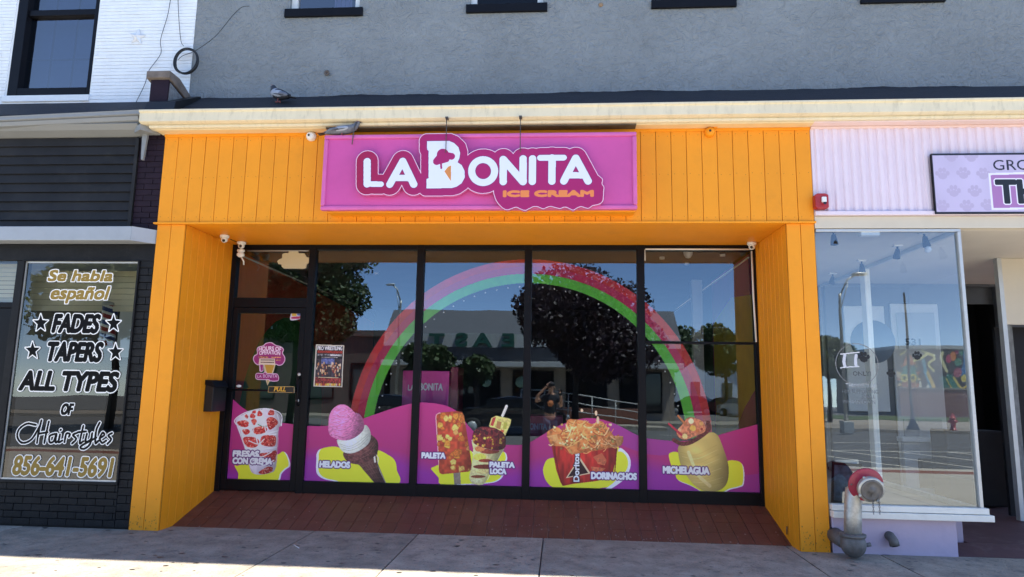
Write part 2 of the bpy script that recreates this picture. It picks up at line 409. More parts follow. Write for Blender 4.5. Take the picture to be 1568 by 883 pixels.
    def material(s, name, rough=.45, spec=.5):
        im = bpy.data.images.new(name, s.W, s.H, alpha=False)
        px = np.ones((s.H, s.W, 4), np.float32); px[..., :3] = s.rgb
        im.pixels.foreach_set(px.ravel()); im.update(); im.pack()
        m = bpy.data.materials.new(name); m.use_nodes = True; n = m.node_tree.nodes
        t = n.new('ShaderNodeTexImage'); t.image = im; t.extension = 'EXTEND'
        p = n['Principled BSDF']; p.inputs['Roughness'].default_value = rough; p.inputs['Specular IOR Level'].default_value = spec
        m.node_tree.links.new(t.outputs[0], p.inputs['Base Color']); return m
    def mesh(s, name, mk, m, parent, plane, off, thick=0, side=None, label=None, kind=None):
        """rows of the printed shape as a cut-out sheet; plane(x,z,off)->xyz"""
        vs = []; fs = []; uv = []; mi = []
        mp = np.pad(mk, ((0, 0), (1, 1))).astype(np.int8); d = np.diff(mp, axis=1)
        prev = {}; rects = []
        for j in range(s.H):
            a = np.where(d[j] == 1)[0]; b = np.where(d[j] == -1)[0]; cur = {}
            for i0, i1 in zip(a, b):
                key = (i0, i1)
                if key in prev: prev[key][3] = j+1; cur[key] = prev[key]
                else:
                    r_ = [i0, i1, j, j+1]; rects.append(r_); cur[key] = r_
            prev = cur
        for i0, i1, j0, j1 in rects:
            xa, xb = s.x0+i0*s.res, s.x0+i1*s.res; za, zb = s.z0+j0*s.res, s.z0+j1*s.res
            b = len(vs); c4 = [(xa, za), (xb, za), (xb, zb), (xa, zb)]
            vs += [plane(x, z, off) for x, z in c4]; fs.append((b, b+1, b+2, b+3)); mi.append(0)
            uv += [((x-s.x0)/(s.x1-s.x0), (z-s.z0)/(s.z1-s.z0)) for x, z in c4]
            if thick:
                vs += [plane(x, z, off+thick) for x, z in c4]
                for q in ((0, 4, 5, 1), (1, 5, 6, 2), (2, 6, 7, 3), (3, 7, 4, 0), (7, 6, 5, 4)):
                    fs.append(tuple(b+k for k in q)); mi.append(1); uv += [(0, 0)]*4
        me = bpy.data.meshes.new(name); me.from_pydata(vs, [], fs)
        me.materials.append(m)
        if side: me.materials.append(side)
        me.polygons.foreach_set('material_index', mi)
        ul = me.uv_layers.new(name='uv'); ul.data.foreach_set('uv', np.array(uv, np.float32).ravel())
        o = bpy.data.objects.new(name, me); reg(o, parent, (0, 0, 0)); return tag(o, label, None, None, kind)
plane_xz = lambda Y: (lambda x, z, off: (x, Y+off, z))
XL0, XL1, XR1, XR0, ZT, ZF = -4.553, -4.225, 2.372, 2.660, 3.32, 4.372
XWL, XWR = -4.198, 2.349
# ================================================================= ground
MB().box(-60, 60, -95, 40, -.35, -.15).build('road', M['asphalt'], kind='structure')
sw = bpy.data.objects.new('sidewalk', None); reg(sw, None, (0, 0, 0)); tag(sw, kind='structure')
MB().box(-16, 14, -8.6, .5, -.149, -.014).build('bedding', M['joint'], sw)
xs = [-15.5, -12.2, -8.9, -5.75, -2.62, -1.5, -.17, 2.3, 3.12, 5.3, 7.8, 10.8, 13.8]
for i in range(len(xs)-1):
    for j, (ya, yb) in enumerate([(.46, -2.15), (-2.15, -4.1), (-4.1, -6.1), (-6.1, -7.6)]):
        g = .006
        MB().box(xs[i]+g, xs[i+1]-g, yb+g, ya-g, -.10, 0).build('slab', M['concrete'] if j == 0 else M['bounce_concrete'], sw, loc=((xs[i]+xs[i+1])/2, (ya+yb)/2, 0), bevel=.006)  # outer rows lie out of frame and take the paler light-bouncing concrete
MB().box(-15.5, 13.8, -8.15, -7.61, -.1, -.002).build('brick_band', M['brickred'], sw)
MB().box(-15.5, 13.8, -8.6, -8.16, -.14, 0).build('kerb', M['bounce_concrete'], sw, bevel=.02)
k = MB()
for i in range(7):
    a = Vector((3.2+i*1.75, -15.2)); b = Vector((5.2+i*1.75, -9.4)); n_ = Vector((-(b-a).y, (b-a).x)).normalized()*.06
    k.add([(p.x, p.y, -.146) for p in (a-n_, b-n_, b+n_, a+n_)], [(0, 1, 2, 3)])
k.box(2.6, 16, -15.32, -15.2, -.149, -.146)
for x0_ in range(-50, 50, 6): k.box(x0_, x0_+3, -19.1, -18.98, -.149, -.146)
k.build('road_marking', M['mark'], kind='structure')
# litter specks and old gum on the slabs
g = MB()
for _ in range(330):
    x = random.uniform(-6.5, 5); y = random.uniform(-1.7, .15); r = random.choice([.006, .009, .013, .02, .026]); n = 7
    g.add([(x+r*math.cos(t*6.283/n)*random.uniform(.7, 1.5), y+r*math.sin(t*6.283/n)*.8, .0012) for t in range(n)], [tuple(range(n))])
g.build('gum_spot', M['rubber'], sw, kind='stuff')
# cigarette end / twig
# ---- recess floor (sloping, painted quarry tiles)
ef = bpy.data.objects.new('entry_floor', None); reg(ef, None, (0, .25, 0)); tag(ef, kind='structure')
YF0, YF1, ZB = .262, D+.03, .27
sl = ZB/(D-YF0); ang = math.atan(sl)
MB().prismx([(YF0, -.1), (YF1, -.1), (YF1, ZB-.012), (YF0, -.006)], XL1-.02, XR1+.02).build('screed', M['grout'], ef)
tw = .164; L_ = math.hypot(D-YF0, ZB); rows = 4; tl = L_/rows
tmesh = None
nx = int((XR1-XL1)/tw)
for i in range(nx+1):
    for j in range(rows):
        x = XL1+i*tw; ww = min(tw, XR1-x)
        if ww < .03: continue
        st = (i % 2)*.0
        loc = (x, YF0+(j*tl)*math.cos(ang), j*tl*math.sin(ang)+.001+random.uniform(-.0008, .0008))
        if tmesh is None:
            t = MB().box(.0028, tw-.0028, .002, tl-.002, -.010, .0005).build('tile', M['tile'], ef, bevel=.0015); tmesh = t
            t.location = Vector(loc)-WL['entry_floor']; t.rotation_euler[0] = ang; t0 = t
        else:
            o = t0.copy(); reg(o, ef, loc); o.rotation_euler = (ang+random.uniform(-.002, .002), 0, 0)
            if ww < tw: o.scale[0] = ww/tw
g = MB()
for _ in range(150):
    x = random.gauss(.9, 1.0) if random.random() < .75 else random.uniform(-4, 2.3)
    if not XL1 < x < XR1: continue
    y = random.uniform(YF0+.01, D-.1) if random.random() < .4 else random.uniform(YF0, .6); z = (y-YF0)*sl+.0055; r = random.uniform(.003, .012)
    g.add([(x+r*math.cos(t*1.047)*random.uniform(.5, 1.3), y+r*math.sin(t*1.047), z+r*math.sin(t*1.047)*sl) for t in range(6)], [tuple(range(6))])
g.build('paint_fleck', mat('paint_fleck', (.33, .24, .21), .8), ef, kind='stuff')
# ================================================================= ICE CREAM SHOP
shop = thing('ice_cream_shop', 'orange boarded ice cream shop front with recessed window wall under the pink sign', 'shop', (-1, .3, 0))
BW = .1630
def board_run(xa, xb, z0, z1, name='board', y=0, nb=None, thick=.03):
    nb = nb or round((xb-xa)/BW); wdt = (xb-xa)/nb
    src = MB().box(.0025, wdt-.0025, 0, thick, 0, z1-z0).build(name, M['orange'], shop, bevel=.003)
    for i in range(nb):
        loc = (xa+i*wdt, y+random.uniform(-.001, .001), z0)
        if i == 0: src.location = Vector(loc)-WL[shop.name]
        else: inst(src, shop, loc)
board_run(XL0, XR0, ZT+.02, ZF, nb=44)
board_run(XL0, XL1, 0, ZT-.005, nb=2, y=.012); board_run(XR1, XR0, 0, ZT-.005, nb=2, y=.012)
b = MB().box(XL0, XR0, .02, .10, ZT+.004, ZF-.002).box(XL0, XL1, .032, .30, 0, ZT+.003).box(XR1, XR0, .032, .30, 0, ZT+.003)
b.build('backing', M['groove'], shop)
MB().box(XL0-.03, XR0+.01, -.022, .05, ZT-.004, ZT+.016).build('drip_ledge', M['orange'], shop, bevel=.003)
MB().box(XL0-.0, XR0, -.012, .0, ZF-.03, ZF+.002).build('top_batten', M['orange'], shop, bevel=.003)
MB().box(XL1, XR1, .05, D+.10, ZT, ZT+.06).build('soffit', M['orange'], shop)
sc = MB()
for _ in range(80):
    x = random.choice([random.uniform(XL0+.01, XL1-.01), random.uniform(XR1+.01, XR0-.01)]); z = abs(random.gauss(0, .16))+.01; a_, b_ = random.uniform(.003, .009), random.uniform(.003, .014); n = 6
    sc.add([(x+a_*math.cos(t*6.283/n)*random.uniform(.6, 1.2), .0095, z+b_*math.sin(t*6.283/n)*random.uniform(.6, 1.2)) for t in range(n)], [tuple(range(n-1, -1, -1))])
sc.build('base_scuff', mat('scuff_grey', (.45, .20, .03), .9, .4, 30), shop, kind='stuff')
nh = MB()
for i in range(44):
    for z in (ZT+.07, 3.86, ZF-.07):
        for dx in (.035, .128):
            x = XL0+i*BW*1.00557+dx; r3 = .0042; zz = z+random.uniform(-.012, .012)
            nh.add([(x+r3*math.cos(t*1.047), -.0015, zz+r3*math.sin(t*1.047)) for t in range(6)], [(5, 4, 3, 2, 1, 0)])
nh.build('nail_head', M['groove'], shop, kind='stuff')
# recess side walls: seven boards each
def side_boards(xf, xb, sgn):
    n = 8; ya, yb = .034, D+.02
    for i in range(n):
        t0_, t1_ = i/n, (i+1)/n; y0, y1 = ya+(yb-ya)*t0_, ya+(yb-ya)*t1_; x0_, x1_ = xf+(xb-xf)*t0_, xf+(xb-xf)*t1_
        zb0, zb1 = max(0, (y0-YF0)*sl)-.01, max(0, (y1-YF0)*sl)-.01
        m_ = MB(); g_ = .002
        a = (x0_, y0+g_); c = (x1_, y1-g_); o_ = -sgn*.03
        m_.add([(a[0], a[1], zb0), (c[0], c[1], zb1), (c[0], c[1], ZT-.001), (a[0], a[1], ZT-.001), (a[0]+o_, a[1], zb0), (c[0]+o_, c[1], zb1), (c[0]+o_, c[1], ZT-.001), (a[0]+o_, a[1], ZT-.001)],
               [(0, 1, 2, 3), (7, 6, 5, 4), (0, 4, 5, 1), (1, 5, 6, 2), (2, 6, 7, 3), (3, 7, 4, 0)])
        m_.build('side_board', M['orange'], shop, loc=(a[0], a[1], 0), bevel=.004)
side_boards(XL1, XWL, 1); side_boards(XR1, XWR, -1)
for a_, b_ in ((XL1-.2, XL1-.031), (XR1+.031, XR1+.2)): MB().box(a_, b_, .3, D+.1, -.1, ZT).build('side_backing', M['groove'], shop)
# ---- window frame members
Y0, Y1 = D-.045, D+.055
ZG0, ZG1 = .40, 3.255
def member(x0, x1, z0, z1, name='mullion', y0=Y0, y1=Y1, par=None): return MB().box(x0, x1, y0, y1, z0, z1).build(name, M['frame'], par or shop, bevel=.004)
MUL = [-3.145, -1.756, -.405, .972]
for x in MUL: member(x-.045, x+.045, ZB-.02, ZT-.001)
member(XWL-.01, -4.135, ZB-.02, ZT-.001, 'jamb'); member(2.31, XWR+.02, ZB-.02, ZT-.001, 'jamb')
edges = [-4.135]+MUL+[2.31]
for i in range(5):
    xa = edges[i]+(.045 if i else 0); xb = edges[i+1]-(.045 if i < 4 else 0)
    member(xa, xb, ZG1, ZT-.001, 'head_rail', Y0+.003)
    if i: member(xa, xb, ZB-.02, ZG0, 'bottom_rail', Y0+.003)
member(1.017, 2.31, 2.112, 2.142, 'glazing_bar', Y0+.02)
member(-4.135, -3.19, 2.515, 2.635, 'transom_bar', Y0+.003)
def pane(x0, x1, z0, z1, par=shop, name='glass_pane', y=D, m_='glass_shop', t=.006):
    return MB().quad((x0, y, z0), (x1, y, z0), (x1, y, z1), (x0, y, z1)).build(name, M[m_], par)
pane(-4.135, -3.19, 2.635, ZG1)
for i in range(1, 4): pane(edges[i]+.045, edges[i+1]-.045, ZG0, ZG1)
pane(1.017, 2.31, ZG0, 2.112); pane(1.017, 2.31, 2.142, ZG1)
# ---- door
door = MB().box(-4.132, -4.065, Y0+.008, Y1-.01, ZB+.005, 2.510).box(-3.262, -3.193, Y0+.008, Y1-.01, ZB+.005, 2.510).box(-4.065, -3.262, Y0+.008, Y1-.01, 2.44, 2.510).box(-4.065, -3.262, Y0+.008, Y1-.01, ZB+.005, ZG0)
door = door.build('door', M['frame'], shop, loc=(-3.66, D, ZB), bevel=.004)
pane(-4.065, -3.262, ZG0, 2.44, door)
p0, p1 = PY(350, 597, D-.08), PY(462, 601, D-.08)
MB().tube([(-4.10, D-.03, 1.48), (-4.09, D-.09, 1.48), (-3.24, D-.09, 1.475), (-3.23, D-.03, 1.475)], .012).build('push_bar', M['frame'], door)
MB().tube([(-3.215, D-.04, 1.30), (-3.215, D-.085, 1.32), (-3.215, D-.085, 1.62), (-3.215, D-.04, 1.64)], .011).build('handle', M['frame'], door)
for z in (1.68, 1.36): MB().lathe([(.020, 0), (.020, .012), (.012, .016)], (-3.225, D-.036, z), (0, -1, 0), 14).build('lock', M['alum'], door)
MB().ball((-4.0, D-.012, 1.525), (.035, .012, .018)).build('sticker', M['plastic'], door)
# ---- interior of the shop
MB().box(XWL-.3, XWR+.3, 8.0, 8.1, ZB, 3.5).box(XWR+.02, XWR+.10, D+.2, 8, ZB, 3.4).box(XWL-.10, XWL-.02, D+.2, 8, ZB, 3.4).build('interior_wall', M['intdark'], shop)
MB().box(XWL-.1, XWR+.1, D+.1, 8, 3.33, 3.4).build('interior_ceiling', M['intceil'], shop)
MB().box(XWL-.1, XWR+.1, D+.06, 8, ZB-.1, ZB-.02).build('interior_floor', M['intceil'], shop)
def wallart(x, sg, shapes, name):
    for i, (poly_, mm) in enumerate(shapes):
        MB().add([(x+sg*(.003+.002*i), y, z) for y, z in poly_], [tuple(range(len(poly_)))]).build(name, M[mm], shop)
el = lambda cy, cz, ry, rz, a0=0, a1=6.283, n=32: [(cy+ry*math.cos(a0+(a1-a0)*t/n), cz+rz*math.sin(a0+(a1-a0)*t/n)) for t in range(n+1)]
cl = lambda P: [(min(max(y, D+.2), 7.9), min(max(z, ZB), 3.32)) for y, z in P]
wallart(XWL-.02, 1, [([(D+.2, ZB), (7.9, ZB), (7.9, 3.0), (D+.2, 3.28)], 'muralred'), (cl(el(3.2, 1.0, 1.6, 1.6)), 'muralgreen')], 'wall_mural')
wallart(XWR+.02, -1, [([(D+.2, ZB), (3.6, ZB), (3.6, 3.28), (D+.2, 3.28)], 'muralpurple'), ([(D+.2, 1.6), (1.9, 1.35), (2.6, .9), (3.55, .7), (3.55, 2.6), (2.4, 2.85), (D+.2, 2.75)], 'muralyellow')], 'wall_mural')
MB().box(2.06, 2.22, 3.6, 3.72, ZB, 3.3).build('white_column', M['intgrey'], shop)
for x in (XWL+.01, XWR-.01): MB().tube([(x, D+.22, 3.22), (x, 7.9, 3.2)], .012).build('cove_light', M['plastic'], shop)
for x, y in [(1.35, 1.9), (1.75, 2.3), (2.1, 1.7), (-2.9, 3.2), (.2, 3.4)]:
    MB().lathe([(.0, 0), (.035, 0), (.035, .03), (.0, .03)], (x, y, 3.30), (0, 0, 1)).build('downlight', M['plastic'], shop)
MB().lathe([(.06, 0), (.055, -.05), (.03, -.09), (.0, -.1)], (1.62, 1.5, 3.33), (0, 0, 1)).build('smoke_detector', M['plastic'], shop)
# pink branded cabinet seen through the glass
cab = thing('display_freezer', 'tall magenta freezer cabinet with white brand lettering behind the second large pane', 'freezer', (-2.1, 3.5, ZB))
ca, cb, cc_ = PY(617, 568, 1.75), PY(688, 568, 1.75), PY(702, 562, 1.8)
MB().box(ca[0], cb[0], 1.75, 2.35, ZB, cb[2]).build('cabinet', M['magenta'], cab, bevel=.01)
MB().box(cb[0]+.01, cc_[0], 1.8, 2.3, ZB, cc_[2]).build('side_column', M['wine'], cab, bevel=.01)
cd_, ce_ = PY(806, 636, 1.8), PY(862, 640, 1.8)
cab2 = MB().box(cd_[0], ce_[0], 1.8, 2.3, ZB, cd_[2]).build('counter', M['wine'], None, label='low wine red counter with brand lettering standing inside behind the mullion', cat='counter', bevel=.01)
# ================================================================= upper grey building
ub = thing('grey_stucco_building', 'grey stucco upper storey with black window sills above the shop fronts', 'building', (0, .35, 4.6))
YW = .35; XB = -4.525
wins = [(PY(434, 24, .3)[0], PY(554, 22, .3)[0]), (PY(713, 15, .3)[0], PY(838, 13, .3)[0]), (PY(998, 10, .3)[0], PY(1129, 8, .3)[0]), (PY(1320, 3, .3)[0], PY(1450, 0, .3)[0])]
zs = PY(495, 11, .3)[2]+.005; zsb = zs-.105
Z2 = 8.2
wallm = MB(); cx = XB
for a, b_ in wins:
    a2, b2 = a+.05, b_-.05
    wallm.box(cx, a2, YW, YW+.3, 4.5, Z2).box(a2, b2, YW, YW+.3, 4.5, zs-.002).box(a2, b2, YW, YW+.3, 7.75, Z2); cx = b2
wallm.box(cx, 16, YW, YW+.3, 4.5, Z2); wallm.build('wall', M['stucco'], ub)
for i, (a, b_) in enumerate(wins):
    sill = MB().box(a, b_, .315, YW+.12, zsb, zs).build('sill', M['frame'], ub, bevel=.004)
    fr = MB().box(a+.05, a+.12, YW+.06, YW+.14, zs, 7.75).box(b_-.12, b_-.05, YW+.06, YW+.14, zs, 7.75).box(a+.12, b_-.12, YW+.06, YW+.14, zs, zs+.05).box(a+.12, b_-.12, YW+.063, YW+.137, 6.85, 6.91).build('window_frame', M['plastic'], ub)
    if i not in (2, 1): MB().quad((a+.12, YW+.1, zs+.05), (b_-.12, YW+.1, zs+.05), (b_-.12, YW+.1, 7.75), (a+.12, YW+.1, 7.75)).build('pane', M['glass_up'], fr)
    else: MB().quad((a+.12, YW+.1, zs+.05), (b_-.12, YW+.1, zs+.05), (b_-.12, YW+.1, 7.75), (a+.12, YW+.1, 7.75)).build('pane', glass('dark_pane', .03, (.3, .3, .3)), fr)
    if i == 0: 
        cu = MB(); 
        for k_ in range(8): cu.box(a+.55+k_*.028, a+.572+k_*.028, YW+.17+(k_ % 2)*.01, YW+.2, zs, 7.6)
        cu.build('curtain', M['curtain'], fr)
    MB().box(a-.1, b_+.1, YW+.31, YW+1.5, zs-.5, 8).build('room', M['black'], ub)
MB().prismx([(YW-.002, 4.5), (YW-.002, 4.968), (-.19, 4.560), (-.17, 4.50)], XB+.12, 16).build('roof_strip', M['roof'], ub)
rb_ = MB(); zz = 4.966; n_ = 420; xs_ = [XB+.12+(16-XB)*i/n_ for i in range(n_+1)]; hs_ = [4.972+.010*math.sin(x*2.1)+.006*math.sin(x*7.3+1)+random.uniform(-.004, .004) for x in xs_]
for i in range(n_): rb_.quad((xs_[i], YW-.006, 4.94), (xs_[i+1], YW-.006, 4.94), (xs_[i+1], YW-.004, hs_[i+1]), (xs_[i], YW-.004, hs_[i]))
rb_.build('tar_edge', M['roof'], ub)
# cornice
XC = -4.73
co = MB().prismx([(-.20, 4.425), (-.235, 4.440), (-.235, 4.540), (-.255, 4.552), (-.255, 4.572), (-.18, 4.572), (-.10, 4.54), (-.10, 4.425)], XC, 16)
co.build('cornice', M['cream'], ub, bevel=.003)
MB().prismx([(-.10, 4.389), (-.155, 4.391), (-.165, 4.400), (-.165, 4.4235), (-.02, 4.4235), (-.02, 4.389)], XL0-.10, XR0+1.5+12).build('moulding', M['cream'], ub, bevel=.003)
for a_, b_, mm in [(XL0-.04, -2.62, 'creamlow'), (-2.62, .80, 'dark_soffit'), (.80, XR0, 'creamlow'), (XR0, 9, 'corrtrim')]:  # soffit board is dark brown across the sign's width, cream beside it
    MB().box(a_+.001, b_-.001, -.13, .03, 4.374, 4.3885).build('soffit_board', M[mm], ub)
# stray bits of the stucco wall
h = PY(501, 112, YW); MB().lathe([(.03, 0), (.035, .02), (.016, .022), (.015, .004)], (h[0], YW, h[2]), (0, -1, 0), 14).build('pipe_stub', M['stone'], ub)
h = PY(920, 7, YW); MB().lathe([(.03, 0), (.02, .01), (.0, .012)], (h[0], YW, h[2]), (0, -1, 0), 10).build('rust_bolt', mat('rust', (.30, .20, .12), .9), ub)
# ================================================================= white brick neighbour (upper left)
wb = thing('white_brick_building', 'white painted brick upper storey with black framed sash window, left of the grey stucco', 'building', (-6.5, .35, 4.8))
wl = PY(30, 0, YW)[0]; wl = -6.88; wr = -5.80; wz = 5.05
m_ = MB(); crs = .0445; z = 4.75; r_ = random.Random(3)
while z < 7.0:
    spans = [(-12, XB)] if z < wz-.09 else [(-12, wl-.02), (wr+.02, XB)]
    for a, b_ in spans:
        x = a-r_.random()*.2
        while x < b_:
            L2 = .21+r_.uniform(-.004, .004); xa, xb = max(x, a), min(x+L2, b_)
            if xb-xa > .01 and xb > -7.4:
                yo = r_.uniform(-.0015, .002); m_.box(xa+.0008, xb-.0008, YW-.008+yo, YW+.02, z+.003, z+crs-.002)
            x += L2
    z += crs
m_.build('brick', M['whitebrick'], wb, kind='stuff')
MB().box(-12, wl-.0, YW+.003, YW+.3, 4.5, Z2).box(wr, XB-.001, YW+.003, YW+.3, 4.5, Z2).box(wl, wr, YW+.003, YW+.3, 4.5, wz-.02).box(wl, wr, YW+.003, YW+.3, 7.4, Z2).build('wall', M['whitebrick'], wb)
MB().box(wl-.03, wr+.02, YW-.03, YW+.1, wz-.10, wz-.018).build('sill', M['whitebrick'], wb, bevel=.006)
fr = MB().box(wl, wl+.13, YW+.0, YW+.16, wz-.015, 7.4).box(wr-.05, wr, YW+.0, YW+.16, wz-.015, 7.4).box(wl+.13, wr-.05, YW+.0, YW+.16, wz-.015, wz+.09).box(wl+.13, wr-.05, YW+.03, YW+.14, 6.12, 6.20).build('window_frame', M['frame'], wb, bevel=.006)
MB().quad((wl+.13, YW+.09, wz), (wr-.05, YW+.09, wz), (wr-.05, YW+.09, 7.4), (wl+.13, YW+.09, 7.4)).build('pane', M['glass_up'], fr)
gm = MB()
for x in (wl+.13+.30, wl+.13+.60): gm.box(x, x+.018, YW+.10, YW+.115, wz+.09, 7.4)
gm.box(wl+.13, wr-.05, YW+.10, YW+.114, 5.55, 5.57); gm.build('muntin', M['frame'], fr)
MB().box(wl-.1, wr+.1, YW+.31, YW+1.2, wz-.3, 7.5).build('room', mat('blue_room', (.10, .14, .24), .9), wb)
MB().prismx([(YW-.004, 4.5), (YW-.004, 4.935), (-.13, 4.585), (-.12, 4.5)], -12, XB+.118).build('roof_strip', M['roof'], wb)
# grey gutter with sloping underside
def shear(o):
    for v_ in o.data.vertices:
        if v_.co.y < .2: v_.co.z += (v_.co.x+4.8)*.034
gt = MB().prismx([(-.165, 4.530), (-.20, 4.545), (-.20, 4.580), (-.205, 4.592), (-.13, 4.598), (-.12, 4.53)], -12, XC-.003)
shear(gt.build('gutter', M['greygutter'], wb, bevel=.003))
shear(MB().prismx([(-.165, 4.485), (-.185, 4.528), (-.11, 4.528), (-.11, 4.47)], -12, XC-.05).build('gutter_lower_edge', M['greygutter'], wb, bevel=.003))
MB().prismx([(-.10, 4.40), (-.16, 4.45), (-.108, 4.50), (.03, 4.50), (.05, 4.36), (.0, 4.362)], -12, -4.80).build('gutter_soffit', M['greygutter'], wb)
MB().prismz([(-4.73, -.2), (-4.60, -.02), (-4.74, -.02), (-4.86, -.1)], 4.36, 4.43).build('gutter_end', M['greygutter'], wb)
MB().prism([(-4.80, 4.38), (-4.735, 4.38), (-4.76, 4.06), (-4.785, 4.06)], -.05, -.02).build('paint_drip', M['greygutter'], wb)
# ---- parapet pier between the buildings
pp = thing('parapet_pier', 'dark purple parapet pier with sloping stone cap beside the cable coil', 'pier', (-4.6, 0, 4.7))
MB().prismx([(-.15, 5.085), (-.15, 5.0), (.33, 4.88), (.345, 4.97), (.06, 5.085)], -4.755, -4.475).build('cap', M['stone'], pp, bevel=.008)
MB().prismx([(-.115, 4.57), (-.115, 4.998), (.34, 4.90), (.34, 4.60)], -4.715, -4.50).build('shaft', M['purple'], pp, bevel=.004)
MB().prismx([(-.10, 4.70), (-.09, 4.96), (.25, 4.88), (.25, 4.80)], -4.499, -4.492).build('slate_cheek', mat('slate_patch', (.16, .17, .18), .8, .4, 20), pp)
MB().prismx([(-.20, 4.575), (-.17, 4.70), (.33, 4.985), (.33, 4.84)], -4.70, -4.36).build('flashing', M['rubber'], pp)
# ================================================================= barber shop (left)
bs = thing('barber_shop', 'black barber shop front with lettered window, left of the orange shop', 'shop', (-6, .1, 0))
nb = 10; zA, zB_ = 3.262, 4.365
for i in range(nb):
    z0 = zA+i*(zB_-zA)/nb; hgt = (zB_-zA)/nb
    MB().prismx([(.010, z0), (.032, z0+hgt-.002), (.05, z0+hgt-.002), (.05, z0)], -12, -4.90).build('siding_board', M['siding'], bs, loc=(-6, 0, z0))
MB().box(-4.90, -4.862, -.004, .05, zA, zB_-.03).build('siding_trim', M['siding'], bs)
MB().box(-12, XL0-.002, .052, .2, 3.0, 4.38).build('wall_backing', M['blackpaint'], bs)
MB().box(-4.86, XL0-.003, .03, .2, 3.26, 4.40).build('purple_pier', M['purple'], bs)
src = None
for i in range(17):
    for j in range(2):
        x0_ = -4.858+j*.2-(i % 2)*.1; x1_ = x0_+.194; x0_, x1_ = max(x0_, -4.858), min(x1_, XL0-.004)
        if x1_-x0_ > .02: MB().box(x0_, x1_, .018+random.uniform(0, .003), .04, 3.265+i*.0665, 3.265+i*.0665+.061).build('purple_brick', M['purple'], bs, loc=(x0_, 0, 3.265+i*.0665), bevel=.002)
MB().box(-12, -4.735, -.16, .06, 3.095, 3.255).build('metal_ledge', M['ledge'], bs, bevel=.006)
MB().prismz([(-4.733, -.16), (-4.56, .03), (-4.733, .03)], 3.095, 3.254).build('ledge_return', M['ledge'], bs)
MB().box(-12, XL0-.003, .022, .2, 2.90, 3.092).build('lintel', M['blackpaint'], bs, bevel=.003)
BX0, BX1, BZ0, BZ1 = -6.075, -4.735, .485, 2.89
# bricks: pier and bulkhead
def bricks(x0, x1, z0, z1, course, bl, m_, par, name='brick'):
    n = int(round((z1-z0)/course)); srcb = {}
    for i in range(n):
        x = x0-(i % 2)*bl/2
        while x < x1-.01:
            a, b_ = max(x, x0), min(x+bl, x1)
            if b_-a > .02:
                key = round(b_-a, 3); zc = z0+i*course
                if key not in srcb: srcb[key] = MB().box(.003, key-.003, 0, .03, .003, course-.004).build(name, m_, par, bevel=.003); o = srcb[key]; o.location = Vector((a, .02, zc))-WL[par.name]
                else: o = inst(srcb[key], par, (a, .02+random.uniform(-.002, .002), zc))
            x += bl
bricks(BX1+.02, XL0-.004, .02, 2.90, .0823, .205, M['blackbrick'], bs)
bricks(-6.9, BX1+.02, .02, .455, .0725, .205, M['blackbrick'], bs)
MB().box(-6.9, XL0-.003, .045, .2, -.05, .47).box(BX1+.03, XL0-.003, .045, .2, .47, 2.9).build('mortar', M['blackpaint'], bs)
wf = MB().box(BX0-.03, BX1+.02, .0, .10, BZ0-.03, BZ0).box(BX0-.03, BX1+.02, .0, .10, BZ1, BZ1+.012).box(BX0-.085, BX0, .0, .12, BZ0-.0, BZ1).box(BX1, BX1+.02, 0, .1, BZ0, BZ1).build('window_frame', M['blackpaint'], bs, bevel=.003)
pane(BX0, BX1, BZ0, BZ1, wf, 'pane', .035, 'glass_barber')
MB().box(BX0, BX1, .025, .045, BZ1-.018, BZ1).box(BX1-.012, BX1, .024, .046, BZ0, BZ1-.018).box(BX0, BX0+.010, .024, .046, BZ0, BZ1-.018).box(BX0+.01, BX1-.012, .025, .045, BZ0, BZ0+.018).build('glazing_bead', M['alum'], wf)
MB().quad((BX1-.16, .06, BZ0), (BX1-.012, .06, BZ0), (BX1-.012, .5, BZ0), (BX1-.012, .5, BZ1), (BX1-.16, .06, BZ1)) 
MB().box(BX1-.15, BX1-.01, .40, .44, BZ0, BZ1).build('reveal_panel', M['houseblue'], bs)
MB().box(-9, -4.6, 3.6, 3.7, 0, 3).box(-4.62, -4.58, .25, 3.6, 0, 3).box(-9, -4.6, .2, 3.6, 2.95, 3.0).build('interior_wall', M['intgrey'], bs)
MB().box(-9, -4.6, .2, 3.6, -.05, .05).build('interior_floor', M['intdark'], bs)
bl_ = MB()
for i in range(7): bl_.box(BX0-.3, BX1-.17, .5, .52, 2.38+i*.07, 2.445+i*.07)
bl_.build('blind', M['blind'], bs)
for (a, b_, z0, z1, mm) in [(-5.9, -5.3, .3, 1.2, 'intdark'), (-5.2, -4.9, .2, 1.5, 'black'), (-6.6, -6.0, .2, 1.9, 'intdark')]:
    MB().box(a, b_, 2.0, 2.4, z0, z1).build('cabinet', M[mm], bs, bevel=.02)
# barber door and its overlight at the frame's left edge
MB().box(-12, BX0-.09, .10, .2, 0, .25).box(-6.40, -6.175, .03, .12, .3, 2.35).box(-12, -6.17, .03, .12, 2.36, 2.42).box(-12, -6.41, .03, .12, 0, .25).build('door_frame', M['frame'], bs, bevel=.003)
bdoor = MB().box(-7.2, -6.40, .05, .10, .25, .5).box(-7.2, -6.40, .05, .10, 2.05, 2.35).build('door', M['frame'], bs)
pane(-7.2, -6.40, .5, 2.05, bdoor, 'pane', .07, 'glass_barber')
b2 = MB()
for i in range(9): b2.box(-8, -6.175, .16, .17, 2.44+i*.05, 2.484+i*.05)
b2.build('overlight_blind', M['blind'], bs); pane(-8, -6.17, 2.42, 2.9, bs, 'pane', .05, 'glass_barber')
MB().box(-8.0, -6.17, 1.8, 1.9, 0, 3).build('dark_room', M['intdark'], bs)
bp = thing('barber_pole', 'red white and blue striped barber pole inside the barber window', 'barber pole', (-5.15, .55, 1.6))
